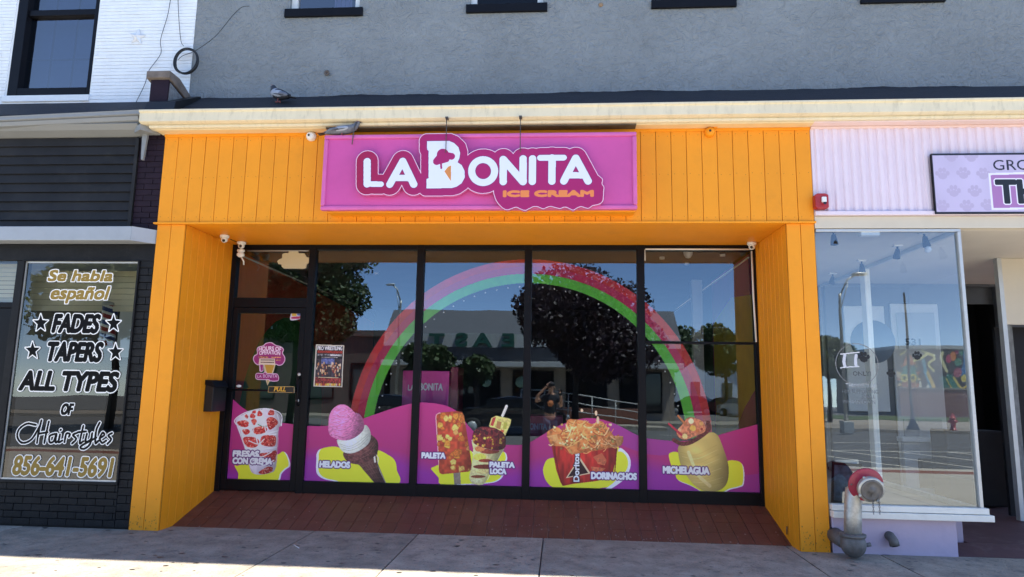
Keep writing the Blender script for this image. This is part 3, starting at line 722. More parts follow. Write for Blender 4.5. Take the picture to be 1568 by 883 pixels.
# barber pole
cvp = Cv(0, .5, 0, 1, .01)
cvp.rgb[:] = .85
ph = (cvp.Z*3.2+cvp.X*2) % 1
cvp.rgb[ph < .3] = np.array((.55, .06, .08)); cvp.rgb[(ph > .5) & (ph < .8)] = np.array((.08, .18, .45))
pm = cvp.material('barber_pole_stripes')
px_ = PY(166, 500, .55)
seg = 20; vs = []; fs = []; uv = []
for k in range(seg+1):
    a = 2*math.pi*k/seg
    for z in (0, .50): vs.append((px_[0]+.085*math.cos(a), .55+.085*math.sin(a), px_[2]-.25+z)); uv.append((k/seg, z*2))
for k in range(seg): fs.append((2*k, 2*k+2, 2*k+3, 2*k+1))
me = bpy.data.meshes.new('striped_cylinder'); me.from_pydata(vs, [], fs); me.materials.append(pm); ul = me.uv_layers.new()
for lp in me.loops: ul.data[lp.index].uv = uv[lp.vertex_index]
o = bpy.data.objects.new('striped_cylinder', me); reg(o, bp, (0, 0, 0))
for z in (px_[2]-.27, px_[2]+.25): MB().lathe([(.0, 0), (.095, 0), (.095, .03), (.05, .05), (0, .05)], (px_[0], .55, z)).build('end_cap', M['alum'], bp)
# ================================================================= grooming shop (right)
gs = thing('grooming_shop', 'pale pink corrugated shop front with big display window and dark entry, at the right', 'shop', (4, .1, 0))
m_ = MB(); x = XR0+.004; pitch = .092
prof = []
while x < 9: prof += [(x, .0), (x+pitch*.36, .0), (x+pitch*.5, -.018), (x+pitch*.86, -.018)]; x += pitch
vs = []; fs = []
for i, (a, y) in enumerate(prof): vs += [(a, y+.005, 3.44), (a, y+.005, 4.372)]
for i in range(len(prof)-1): fs.append((2*i, 2*i+2, 2*i+3, 2*i+1))
m_.add(vs, fs); m_.build('corrugated_sheet', M['corr'], gs)
MB().box(XR0+.002, 9, -.03, .06, 4.352, 4.373).build('top_trim', M['corrtrim'], gs, bevel=.005)
MB().box(XR0+.002, 9, -.04, .06, 3.395, 3.438).build('bottom_trim', M['corr'], gs, bevel=.004)
MB().box(XR0+.002, 9, .0, .25, 3.262, 3.392).build('beam', M['beige'], gs, bevel=.004)
MB().box(XR0+.002, 9, .02, .3, 3.44, 4.37).build('backing', M['corr'], gs)
GX0, GX1, GZ0, GZ1 = 2.68, 4.125, .455, 3.255
fr = MB().box(GX0-.01, GX1+.0, .0, .05, GZ1-.03, GZ1-.001).box(GX1-.045, GX1-.012, -.02, .05, GZ0, GZ1-.036).build('window_frame', M['alum'], gs, bevel=.003)
MB().box(GX0-.01, GX1+.02, -.05, .06, GZ0-.045, GZ0+.012).box(GX0-.01, GX1+.05, -.075, .06, GZ0-.11, GZ0-.05).build('sill', M['whitetrim'], gs, bevel=.005)
pane(GX0-.018, GX1-.045, GZ0+.012, GZ1-.035, fr, 'pane', .01, 'glass_right')
# side glass along the entry
SX = GX1-.02
sf = MB().box(SX-.02, SX+.02, .052, 3.78, GZ0-.04, GZ0+.012).box(SX-.02, SX+.02, .052, 3.78, GZ1-.04, GZ1+.0).box(SX-.025, SX+.025, 3.76, 3.8, GZ0, GZ1-.04).build('side_window_frame', M['alum'], gs, bevel=.003)
MB().box(SX-.035, SX+.035, 2.15, 2.29, GZ0, GZ1-.04).build('side_post', M['whitetrim'], gs)
MB().quad((SX, .055, GZ0), (SX, 3.76, GZ0), (SX, 3.76, GZ1-.04), (SX, .055, GZ1-.04)).build('side_pane', glass('side_glass', .03, (.9, .94, .95), cap=.12), sf)
MB().box(GX0, 3.856, .004, .12, -.02, GZ0-.11).build('bulkhead', M['lavender'], gs, bevel=.006)
MB().box(3.90, 4.1, .35, 3.8, -.02, GZ0-.05).build('side_bulkhead', M['lavender'], gs)
MB().box(GX0-.02, 7.5, .07, 4.5, GZ1+.003, GZ1+.09).build('ceiling', mat('display_ceiling', (.66, .62, .54), .7, .05, 1.5), gs)
MB().box(GX0, SX-.02, .05, 4.2, GZ0-.08, GZ0-.041).build('display_floor', mat('display_floor', (.30, .27, .24), .5, .15, 3), gs)
MB().box(GX0-.10, GX0-.025, .31, 4.2, .3, GZ1).build('display_wall', M['intwhite'], gs)
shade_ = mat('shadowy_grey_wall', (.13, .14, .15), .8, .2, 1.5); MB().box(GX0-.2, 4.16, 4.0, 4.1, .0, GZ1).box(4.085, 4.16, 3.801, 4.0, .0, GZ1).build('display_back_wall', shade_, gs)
al = MB().box(4.1, 16, .26, 5.2, -.05, .085).prismx([(.02, -.05), (.02, .006), (.262, .085), (.262, -.05)], 3.86, 16)
tag(al.build('alcove_floor', M['maroon'], None), kind='structure')
# alcove back wall with door and black doorway
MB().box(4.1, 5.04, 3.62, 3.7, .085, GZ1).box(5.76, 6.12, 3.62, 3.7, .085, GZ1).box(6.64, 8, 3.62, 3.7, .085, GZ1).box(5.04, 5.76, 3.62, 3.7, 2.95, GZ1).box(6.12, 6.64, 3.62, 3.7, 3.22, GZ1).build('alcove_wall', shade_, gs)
dd = MB().box(5.05, 5.75, 3.58, 3.62, .1, 2.94).build('door', M['intwhite'], gs, bevel=.01)
MB().box(5.12, 5.68, 3.56, 3.579, 2.25, 2.8).box(5.12, 5.68, 3.56, 3.579, .3, 1.2).build('door_panel', M['intgrey'], dd, bevel=.01)
MB().box(4.35, 4.95, 3.57, 3.615, 1.3, 2.9).build('notice_panel', M['intwhite'], gs, bevel=.01)
MB().lathe([(0, 0), (.33, 0), (.33, .01), (0, .01)], (4.75, 3.565, 2.35), (0, -1, 0), 28).build('round_emblem', mat('slate_blue_disc', (.10, .16, .24), .6), gs)
MB().box(6.1, 6.7, 4.2, 4.3, .0, 3.3).box(6.66, 6.7, 3.7, 4.2, 0, 3.3).box(6.06, 6.1, 3.7, 4.2, 0, 3.3).build('dark_doorway', M['black'], gs)
MB().box(6.12, 6.64, 3.5, 3.615, .085, .42).build('door_step', M['lavender'], gs)
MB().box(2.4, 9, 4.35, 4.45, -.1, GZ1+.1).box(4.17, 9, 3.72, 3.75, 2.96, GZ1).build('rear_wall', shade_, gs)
# right hand display frame at the picture edge
cl_ = PY(1532, 500, 1.6)[0]
MB().box(cl_, cl_+.05, 1.55, 1.63, .1, GZ1).build('far_post', M['alum'], gs)
zt_ = PY(1550, 497, 1.6)[2]
MB().box(cl_+.052, 7.5, 1.57, 1.62, zt_, GZ1-.001).build('far_panel', M['beige'], gs)
MB().box(cl_+.052, cl_+.10, 1.58, 1.62, .1, zt_-.002).box(cl_+.13, cl_+.2, 1.7, 1.75, .1, zt_).build('far_jamb', mat('weathered_grey_jamb', (.16, .165, .16), .8, .3, 8), gs)
MB().box(cl_+.11, 7.5, 1.9, 1.95, .1, zt_).build('far_dark', M['black'], gs)
# things in the display
for (u, v, Y) in [(1276, 352, .1), (1415, 355, .16), (1374, 375, .82), (1319, 398, 1.73), (1275, 418, 2.71)]:
    p = PZ_(u, v, GZ1-.0)
    lab = {1276: 'black spot lamp nearest the orange pilaster on the display ceiling', 1415: 'spot lamp with pale bulb nearest the front right corner of the display ceiling', 1374: 'black spot lamp aimed down halfway along the ceiling line of the display', 1319: 'black spot lamp beside the inner window post on the display ceiling', 1275: 'farthest small spot lamp deep inside the display ceiling'}[u]
    t = thing('spot_lamp', lab, 'spot lamp', tuple(p), 'spot lamps on the display ceiling')
    MB().box(p[0]-.05, p[0]+.05, p[1]-.03, p[1]+.03, p[2]-.02, p[2]+.001).build('mount', M['plastic'], t, bevel=.004)
    MB().tube([(p[0], p[1], p[2]-.015), (p[0], p[1], p[2]-.06)], .012).build('stem', M['frame'], t)
    dx = .02 if u == 1415 else -.04 if u in (1374, 1275) else 0
    MB().lathe([(.0, 0), (.022, 0), (.028, .03), (.040, .11), (.036, .112), (.0, .10)], (p[0], p[1], p[2]-.05), (dx*6, -.1, -1)).build('lamp_head', M['frame'], t)
    if u == 1415: MB().ball((p[0]+.02, p[1]-.01, p[2]-.19), .036).build('bulb', M['bulb'], t)
p = PZ_(1330, 352, GZ1)
MB().box(p[0]-.10, p[0]+.10, p[1]-.04, p[1]+.04, p[2]-.07, p[2]+.001).build('alarm_sounder', M['plastic'], None, label='white rectangular box fixed to the display ceiling between the spot lamps', cat='box', bevel=.012)
# cabinet, mantel and frames standing in the display
def lean_frame(u0, v0, u1, v1, Y, label, mm):
    a, b_ = PY(u0, v0, Y), PY(u1, v1, Y); w_ = .30; t = thing('picture_frame', label, 'picture', (a[0], Y, GZ0), 'pictures leaning in the display')
    q = MB().box(0, w_, 0, .02, 0, .42).build('frame', mm, t, loc=(0, 0, 0), bevel=.004); q.location = Vector((a[0], Y, GZ0-.03))-WL[t.name]; q.rotation_euler = (math.radians(-12), 0, math.radians(-40 if u0 < 1280 else 20))
    q2 = MB().box(.03, w_-.03, -.003, 0, .03, .39).build('picture', mat('blue_print', (.10, .14, .2), .3, .6, 12), q)
    q2.parent = q; q2.location = (0, 0, 0)
lean_frame(1272, 770, 1290, 700, .35, 'dark picture frame leaning in the display behind the pilaster', M['frame'])
lean_frame(1292, 770, 1306, 705, .55, 'pale framed picture leaning behind the hose connection in the display', M['beige'])
mt = thing('white_mantel', 'white mantelpiece with a dark opening standing inside the display', 'mantelpiece', (4.5, 3.3, .1))
a, b_ = PY(1378, 670, 3.3), PY(1440, 735, 3.3)
MB().box(a[0], b_[0]+.15, 3.2, 3.3, .1, a[2]-.05).build('surround', M['intgrey'], mt, bevel=.01)
MB().box(a[0]-.05, b_[0]+.2, 3.12, 3.3, a[2]-.048, a[2]+.02).build('shelf', M['intwhite'], mt, bevel=.01)
MB().box(a[0]+.18, b_[0]-.03, 3.19, 3.199, .25, a[2]-.28).build('opening', M['intdark'], mt)
c0 = PY(1447, 658, 2.6)
MB().box(c0[0], c0[0]+.75, 2.6, 3.0, .1, c0[2]).build('black_cabinet', M['intdark'], None, label='black cabinet standing in the entry seen through the display glass', cat='cabinet', bevel=.02)
# ================================================================= main sign (numpy print on a raised plate)
S6 = lambda p: PY(480+p[0]/5.193, 180+p[1]/5.193, -.27)[[0, 2]]
S7 = lambda p: PY(700+p[0]/5.193, 180+p[1]/5.193, -.27)[[0, 2]]
def to7(P): return [(x+220*5.193, y) for x, y in P]
sg = thing('shop_sign', 'long magenta sign board with raised white and orange ice cream parlour lettering', 'sign', (-.93, -.05, 3.5))
a, b_ = PY(497, 207, -.23), PY(976, 319, -.23); SX0, SX1, SZ0, SZ1 = a[0], b_[0], PY(735, 320.5, -.23)[2], PY(735, 204, -.23)[2]
MB().box(SX0+.03, SX1-.03, -.215, -.17, SZ0+.03, SZ1-.03).build('panel', M['pinksign'], sg)
for (x0_, x1_, z0, z1) in [(SX0, SX1, SZ1-.045, SZ1), (SX0, SX1, SZ0, SZ0+.045), (SX0, SX0+.045, SZ0+.046, SZ1-.046), (SX1-.045, SX1, SZ0+.046, SZ1-.046)]:
    MB().box(x0_, x1_, -.236, -.168, z0, z1).build('frame_rail', M['pinkframe'], sg, bevel=.012)
MB().box(SX0+.06, SX1-.02, -.167, -.002, SZ0-.015, SZ1-.06).build('mounting_box', M['orange'], sg, bevel=.004)
cv = Cv(-2.45, .75, 3.30, 4.42, .0025, S6)
k_ = 1/5.193*6.93/1042                        # metres per zoomed pixel at the sign's distance
def letters(cv, extra, fn):
    r = (31+extra)*k_; cvm = np.zeros((cv.H, cv.W), bool)
    for P in [[(430, 352), (430, 530)], [(430, 530), (540, 532)], [(712, 350), (610, 533)], [(712, 350), (800, 533)],
              to7([(367, 335), (367, 512)]), to7([(370, 337), (523, 512)]), to7([(525, 330), (525, 512)]), to7([(600, 330), (598, 510)]),
              to7([(755, 323), (753, 508)]), to7([(943, 325), (848, 507)]), to7([(943, 325), (1041, 507)])]:
        rr = r-(7*k_ if P[0] == (430, 530) else 0)
        cvm |= cv.smask(P, rr)
    cvm |= cv.smask(to7([(660, 323), (848, 321)]), (25+extra)*k_)
    O = [(208+91*math.cos(t), 428+91*math.sin(t)) for t in np.linspace(0, 2*math.pi, 40)]
    cvm |= cv.smask(to7(O), (30+extra)*k_)
    if extra > 20: cvm |= cv.pmask(to7(O))
    return cvm
Bp = [(905, 190), (1080, 188), (1120, 205), (1155, 240), (1168, 285), (1162, 325), (1148, 358), (1180, 380), (1203, 425), (1205, 478), (1180, 525), (1140, 552), (1100, 563), (900, 566), (901, 490), (917, 484), (917, 268), (905, 255)]
Lm = letters(cv, 0, None)
Am = cv.pmask([(665, 455), (755, 455), (780, 508), (640, 508)]) | cv.pmask(to7([(900, 436), (988, 436), (1010, 487), (880, 487)]))
hole = cv.pmask([(706, 418), (684, 457), (729, 457)]) | cv.pmask(to7([(943, 395), (923, 436), (964, 436)]))
Lm = (Lm | Am) & ~hole
Bm = cv.pmask(Bp)
core = letters(cv, 60, None) | dilate(Bm, 64*k_/cv.res)
ice = cv.pmask(to7([(300, 560), (306, 640), (335, 690), (370, 722), (400, 732), (435, 722), (470, 712), (505, 726), (540, 737), (570, 724), (605, 708), (640, 708), (685, 724), (715, 712), (745, 706), (780, 714), (818, 722), (845, 712), (870, 712), (900, 726), (925, 734), (955, 716), (985, 707), (1020, 716), (1045, 720), (1075, 700), (1125, 688), (1155, 662), (1160, 600), (1163, 555), (1148, 530), (1140, 480), (1000, 440), (400, 440)]), sm=True)
core |= ice
outer = dilate(core, 7*k_/cv.res)
def base(X, Z):
    t = np.clip((X+2.35)/1.0, 0, 1)[:, None]
    return np.array((158, 14, 62))*(1-t)+np.array((166, 18, 98))*t
cv.paint(outer, (238, 205, 226)); cv.paint(core, base)
cv.paint(dilate(Lm | Bm, 4*k_/cv.res), (105, 20, 90)); cv.paint(Lm, (226, 230, 242)); cv.paint(Bm, (226, 230, 242))
# scoop and cone cut out of the B
sc_ = cv.smask([(1030, 296), (1030, 297)], 50*k_) | cv.smask([(1030, 297), (1100, 311)], 29*k_) | cv.smask([(1000, 330), (983, 350)], 32*k_) | cv.smask([(1010, 350), (1060, 335)], 24*k_) | cv.smask([(1016, 370), (1018, 404)], 8*k_)
cv.paint(sc_, (166, 20, 98)); cv.poly([(1099, 381), (1072, 390), (1038, 430), (1095, 514)], (246, 240, 230)); cv.poly([(1096, 384), (1074, 392), (1043, 430), (1095, 508)], (214, 138, 70))
ic = cv.text('ICE CREAM', 480+(1142.5+363)/5.193, 480+(1142.5+1088)/5.193, 180+577/5.193, 180+636/5.193, (228, 132, 66), raw=True) if False else None
pa, pb = S7((363, 636)), S7((1088, 576))
mk = cv.tmask('ICE CREAM', pa[0], pb[0], pa[1], pb[1], bold=.011, raw=True); cv.paint(mk, (232, 135, 70))
sm_ = cv.material('sign_print', .35)
cv.mesh('logo_plate', outer, sm_, sg, plane_xz(-.285), 0, .05, M['pinkframe'])
# supports above the sign
for i, (u, v) in enumerate([(684, 186), (797, 184)]):
    p = PY(u, v, -.29)
    t = thing('sign_hanger', ['left of the two dark steel rods holding the sign from the cornice', 'right of the two dark steel rods holding the sign from the cornice'][i], 'hanger', tuple(p), 'sign hangers')
    MB().box(p[0]-.016, p[0]+.016, -.305, -.235, 4.405, 4.4235).build('bracket', M['steel'], t, bevel=.003)
    MB().tube([(p[0], -.298, 4.41), (p[0]+.002, -.298, 4.02)], .0045, 6).build('rod', M['steel'], t)
p = PY(545, 195, -.24)
MB().tube([(p[0], -.24, 4.40), (p[0]-.02, -.25, 4.27), (p[0]-.03, -.25, 4.14)], .006, 6).tube([(p[0]+.01, -.24, 4.40), (p[0]-.012, -.25, 4.32)], .004, 6).build('loose_wire', M['steel'], None, label='short loose wire dangling over the sign beside the lower pigeon', cat='wire')
# ================================================================= window graphics on the glass
PP = lambda p: PY(p[0], p[1], D)[[0, 2]]
Z4 = lambda P: [(330+x/4.013, 540+y/4.013) for x, y in P]
Z6 = lambda P: [(600+x/4.013, 540+y/4.013) for x, y in P]
Z8 = lambda P: [(880+x/3.68, 540+y/3.68) for x, y in P]
ZH = lambda P: [(480+x/5.889, 600+y/5.887) for x, y in P]
wv = Cv(-4.08, 2.33, .38, 1.62, .0035, PP)
WHT = (236, 234, 240)
curve = [(340, 598), (358, 612), (372, 624), (392, 636), (420, 645), (455, 650), (468, 652), (510, 651), (545, 644), (575, 634), (605, 624), (632, 617), (650, 616), (680, 620), (700, 630), (716, 650), (732, 666), (755, 678), (785, 681), (806, 679), (830, 666), (850, 654), (880, 643), (908, 640), (940, 648), (978, 667), (1000, 672), (1040, 675), (1080, 671), (1120, 660), (1165, 648)]
bandm = wv.pmask(list(open_smooth(curve, 4))+[(1175, 800), (330, 800)])
def magenta(X, Z):
    t = np.clip((.74+.13*np.sin(X*2.1+.6)-Z)/.16, 0, 1)[:, None]; s_ = np.clip((1.5-Z)/1.1, 0, 1)[:, None]
    return (np.array((178, 44, 116))*(1-s_)+np.array((160, 44, 104))*s_)*(1-t)+np.array((146, 44, 140))*t
wv.paint(bandm, magenta)
wv.paint(bandm & (vnoise(wv.X, wv.Z*1.5, .9, 5) > .62), (152, 50, 128))
def form(mk, s=.45, lx=-.35, lz=.3):
    # the printed photographs have their own studio shading: brighter centre, darker rim
    if not mk.any(): return
    X, Z = wv.X[mk], wv.Z[mk]; cx_, cz_ = X.mean(), Z.mean(); wx_, wz_ = (X.max()-X.min())/2+1e-6, (Z.max()-Z.min())/2+1e-6
    d = ((X-cx_)/wx_-lx)**2+(((Z-cz_)/wz_-lz)*.6)**2
    wv.rgb[mk] = np.clip(wv.rgb[mk]*(1.12-s*np.clip(d, 0, 1.4)/1.4)[:, None], 0, 1)
def blob(P, F, wshift):
    Q = F(P); wv.poly([(x+wshift[0], y+wshift[1]) for x, y in Q], (232, 232, 246), sm=True); wv.poly(Q, (226, 218, 50), sm=True)
TX = dict(col=(250, 248, 252), bold=.0085, out=[(.011, (84, 26, 98))], shear=.02)
# -- fresas con crema
F = Z4
blob([(118, 692), (150, 688), (250, 600), (372, 625), (415, 606), (440, 640), (450, 690), (425, 712), (398, 740), (372, 790), (250, 795), (148, 785), (140, 740)], F, (2.4, .8))
cup = F([(128, 440), (150, 500), (180, 590), (212, 710), (232, 740), (270, 748), (330, 740), (368, 712), (378, 600), (388, 470), (402, 446), (402, 392), (370, 360), (318, 346), (250, 352), (185, 372), (130, 405)])
cupm = wv.poly(cup, lambda X, Z: (np.array((226, 218, 226))-18*vnoise(X, Z, .03, 3)[:, None]), sm=True)
red = (176, 44, 44)
rs = random.Random(5)
for c in [[(135, 425), (180, 415), (205, 430), (195, 455), (150, 450)], [(165, 475), (200, 470), (212, 490), (185, 503)], [(220, 415), (240, 405), (254, 420), (238, 445)], [(228, 470), (260, 455), (300, 452), (318, 470), (300, 492), (250, 500)], [(315, 410), (350, 395), (385, 425), (365, 455), (330, 470)],
          [(180, 390), (190, 378), (202, 390), (195, 405)], [(212, 395), (222, 372), (245, 385), (238, 402)], [(255, 385), (268, 355), (288, 372), (282, 388)], [(322, 378), (345, 342), (360, 355), (358, 382)], [(225, 368), (236, 350), (250, 358), (245, 372)],
          [(175, 520), (240, 520), (270, 545), (250, 578), (205, 580), (180, 560)], [(285, 515), (340, 505), (372, 520), (365, 570), (320, 575), (280, 560)], [(270, 620), (330, 612), (372, 600), (370, 640), (320, 655), (285, 650)], [(265, 735), (320, 700), (352, 705), (345, 730), (300, 745)], [(300, 660), (365, 640), (362, 670)], [(195, 600), (240, 605), (240, 622), (200, 618)]]:
    mm = wv.poly(F(c), lambda X, Z: np.array(red)*(1+.35*(vnoise(X, Z, .015, 9)[:, None]-.5)), sm=True)
    wv.paint(mm & (vnoise(wv.X, wv.Z, .022, 3) > .6), (206, 84, 70), var=.2, vs=.01)
    wv.paint(mm & (vnoise(wv.X, wv.Z, .012, 13) > .78), (230, 160, 145))
for P in [[(380, 380), (398, 440)], [(245, 500), (258, 552)], [(205, 500), (240, 505), (300, 500), (380, 480)], [(175, 580), (230, 598), (300, 590), (375, 582)], [(215, 690), (280, 690), (360, 680)]]:
    wv.paint(wv.smask(F(P), .008, sm=True) & cupm, (240, 238, 244))
wv.stroke(F([(262, 440), (285, 452), (318, 450)]), .004, (70, 110, 60))
wv.stroke(F([(150, 470), (178, 580), (210, 700), (232, 738)]), .0025, (190, 150, 165)); wv.stroke(F([(390, 450), (382, 600), (374, 700)]), .0025, (190, 150, 165))
form(cupm, .4); wv.stroke(F([(128, 440), (118, 418), (140, 392), (200, 362), (300, 342), (380, 360), (408, 392), (405, 448)]), .006, (248, 246, 250), sm=True)
a = F([(104, 600), (273, 640), (102, 646), (352, 684)])
wv.text('FRESAS', a[0][0], a[1][0], a[0][1], a[1][1], **TX); wv.text('CON CREMA', a[2][0], a[3][0], a[2][1], a[3][1], **TX)
for P in [[(135, 520), (160, 500), (150, 450)], [(205, 440), (235, 470), (215, 500)], [(300, 440), (320, 500), (372, 500)], [(265, 400), (300, 420), (290, 460)], [(205, 540), (262, 560), (300, 530)], [(235, 610), (280, 640), (345, 610)], [(230, 660), (300, 690), (360, 660)]]:
    wv.paint(wv.smask(F(P), .006, sm=True) & cupm, (244, 240, 246))
# -- helados
F = ZH
blob([(48, 600), (52, 545), (90, 505), (215, 495), (320, 560), (430, 570), (560, 520), (680, 570), (735, 620), (752, 700), (756, 830), (350, 850), (215, 800), (110, 775), (50, 720)], F, (-3.6, 1.2))
cone = wv.poly(F([(290, 590), (330, 620), (415, 660), (560, 830), (660, 830), (570, 620), (580, 520), (450, 560)]), (96, 62, 56), var=.25, vs=.03)
for t in range(6):
    wv.paint(wv.smask(F([(430+t*26, 640), (570+t*18, 825)]), .0025) & cone, (66, 42, 40)); wv.paint(wv.smask(F([(400+t*20, 650+t*34), (590+t*6, 560+t*52)]), .0022) & cone, (120, 84, 72))
wv.stroke(F([(560, 560), (585, 600), (580, 660), (620, 750), (655, 825)]), .006, (214, 200, 180), sm=True); wv.stroke(F([(562, 565), (578, 650), (600, 740)]), .004, (34, 28, 34), sm=True)
wv.stroke(F([(548, 570), (556, 630)]), .011, (222, 208, 190))
form(cone, .5)
m1 = wv.poly(F([(275, 540), (300, 620), (380, 650), (460, 640), (540, 590), (582, 530), (580, 450), (540, 400), (500, 390), (420, 480)]), lambda X, Z: np.array((106, 64, 60))*(.72+.55*vnoise(X+Z, Z-X*.5, .02, 4)[:, None]), sm=True)
for q in range(3): wv.stroke(F([(420+q*20, 600-q*40), (500+q*16, 560-q*50), (560, 480-q*28)]), .0025, (146, 98, 90), sm=True)
form(m1, .6)
m2 = wv.poly(F([(215, 430), (235, 500), (280, 545), (350, 552), (430, 520), (500, 460), (518, 390), (500, 325), (460, 300), (400, 380), (300, 430)]), lambda X, Z: np.array((218, 218, 202))*(.92+.12*vnoise(X+Z*.4, Z-X*.6, .016, 14)[:, None]), sm=True)
for q in range(3): wv.stroke(F([(240+q*12, 470+q*22), (330, 490+q*24-q*6), (420, 440+q*26), (490, 380+q*22)]), .0025, (168, 166, 150), sm=True)
form(m2, .4)
m3 = wv.poly(F([(134, 330), (140, 230), (170, 160), (225, 118), (285, 115), (340, 150), (375, 185), (420, 200), (452, 260), (455, 330), (410, 385), (330, 430), (240, 432), (160, 400), (138, 360)]), lambda X, Z: np.array((216, 120, 166))*(.84+.34*vnoise(X+Z*.3, Z*1.8-X*.5, .022, 24)[:, None]), sm=True)
for P in [[(175, 215), (215, 205), (240, 222), (285, 215)], [(160, 250), (215, 240), (250, 255)], [(155, 280), (200, 275), (250, 290), (320, 260)], [(170, 330), (250, 345), (340, 300), (390, 230), (382, 190)], [(180, 385), (280, 405), (380, 350), (430, 280)], [(220, 160), (260, 150), (300, 165)], [(300, 200), (330, 230), (300, 270)], [(150, 315), (200, 310)]]:
    wv.stroke(F(P), .0028, (180, 84, 130), sm=True)
    wv.stroke([(x+.6, y-1.0) for x, y in F(P)], .002, (238, 160, 196), sm=True)
form(m3, .5); a = F([(50, 625), (335, 682)]); wv.text('HELADOS', a[0][0], a[1][0], a[0][1], a[1][1], **TX)
# -- paleta, paleta loca
F = Z6
blob([(242, 715), (262, 698), (330, 670), (480, 600), (520, 700), (600, 640), (680, 605), (700, 650), (672, 690), (678, 745), (640, 785), (560, 800), (420, 806), (300, 806), (285, 765)], F, (2.2, 1.0))
wv.poly(F([(378, 735), (420, 732), (424, 808), (384, 808)]), (134, 120, 104), var=.1)
pop = wv.poly(F([(268, 395), (272, 378), (290, 368), (400, 358), (432, 364), (444, 385), (492, 690), (490, 718), (470, 730), (310, 746), (293, 738), (288, 715)]), lambda X, Z: np.array((168, 66, 42))*(.8+.4*vnoise(X, Z, .03, 7)[:, None]))
ed = pop & dilate(~pop, 3); wv.paint(ed & (wv.X < PP(F([(300, 0)])[0])[0]+.02), (226, 170, 170))
for i in range(46):
    cx_, cy_ = rs.uniform(285, 475), rs.uniform(375, 725); w_ = rs.uniform(13, 25)
    a0 = rs.uniform(0, 3); n_ = rs.choice([3, 4, 4, 5])
    P = [(cx_+w_*math.cos(a0+t*6.283/n_)*rs.uniform(.7, 1.2), cy_+w_*math.sin(a0+t*6.283/n_)*rs.uniform(.8, 1.3)) for t in range(n_)]
    mm = wv.pmask(F(P), sm=(i % 2 == 0)) & pop; c_ = rs.choice([(214, 160, 66), (200, 128, 50), (226, 178, 90), (188, 104, 44), (214, 146, 80)])
    wv.paint(mm, c_, var=.2, vs=.012); wv.paint(mm & dilate(~mm, 1.6), tuple(x*.78 for x in c_))
cup = wv.poly(F([(494, 540), (500, 600), (490, 690), (478, 745), (478, 780), (500, 804), (540, 812), (572, 800), (600, 740), (640, 680), (665, 630), (690, 590), (640, 600), (560, 580)]), (206, 196, 134), sm=True, var=.14, vs=.02)
for (cx_, cy_, rx_, ry_, c_) in [(570, 700, 70, 14, (110, 48, 34)), (600, 605, 60, 16, (150, 70, 50)), (540, 590, 30, 18, (196, 120, 70)), (530, 760, 44, 9, (120, 64, 40)), (540, 640, 40, 22, (222, 200, 80)), (560, 728, 46, 16, (214, 190, 120)), (575, 662, 42, 10, (140, 60, 40)), (520, 785, 34, 14, (216, 204, 150))]:
    wv.paint(wv.pmask(F([(cx_+rx_*math.cos(t), cy_+ry_*math.sin(t)) for t in np.linspace(0, 6, 14)]), sm=True) & cup, c_, var=.25, vs=.012)
wv.stroke(F([(492, 538), (530, 566), (600, 590), (650, 594), (694, 580)]), .005, (232, 226, 200), sm=True); wv.stroke(F([(688, 590), (660, 640), (610, 730), (588, 780)]), .003, (236, 232, 220))
wv.poly(F([(596, 450), (612, 400), (640, 386), (715, 402), (734, 410), (728, 440), (692, 520), (660, 500)]), (212, 196, 110), var=.22, vs=.02)
for P, c_ in [([(620, 400), (640, 395), (622, 450), (606, 445)], (184, 60, 56)), ([(648, 420), (675, 425), (665, 470), (640, 462)], (170, 120, 70)), ([(690, 425), (712, 430), (700, 470), (682, 465)], (176, 168, 70)), ([(670, 470), (690, 478), (680, 505), (664, 496)], (200, 90, 60))]: wv.poly(F(P), c_)
wv.stroke(F([(680, 386), (705, 328)]), .017, (214, 208, 196)); wv.stroke(F([(684, 386), (708, 330)]), .003, (190, 182, 168))
heap = wv.poly(F([(494, 530), (500, 490), (530, 460), (580, 455), (640, 465), (690, 500), (700, 550), (692, 585), (640, 598), (560, 582), (510, 560)]), (110, 34, 38), sm=True, var=.4, vs=.014)
for i in range(90):
    cx_, cy_, w_ = rs.uniform(500, 690), rs.uniform(465, 590), rs.uniform(7, 14)
    c_ = rs.choice([(222, 166, 60), (232, 184, 80), (206, 140, 50), (150, 50, 50), (84, 24, 34), (130, 40, 40)] if cy_ > 500 else [(84, 24, 34), (130, 40, 44), (64, 22, 30), (150, 60, 56)])
    P = [(cx_+w_*math.cos(t+i), cy_+w_*math.sin(t+i)) for t in (0, 1.5, 3.1, 4.7)]; mm = wv.pmask(F(P)) & heap
    wv.paint(mm, c_, var=.12); wv.paint(mm & dilate(~mm, 1.2), tuple(x*.72 for x in c_))
form(pop, .3, -.2, .2); form(cup, .45); form(heap, .5)
a = F([(180, 612), (333, 650), (598, 670), (757, 706), (600, 710), (706, 746)])
wv.text('PALETA', a[0][0], a[1][0], a[0][1], a[1][1], **TX); wv.text('PALETA', a[2][0], a[3][0], a[2][1], a[3][1], **TX); wv.text('LOCA', a[4][0], a[5][0], a[4][1], a[5][1], **TX)
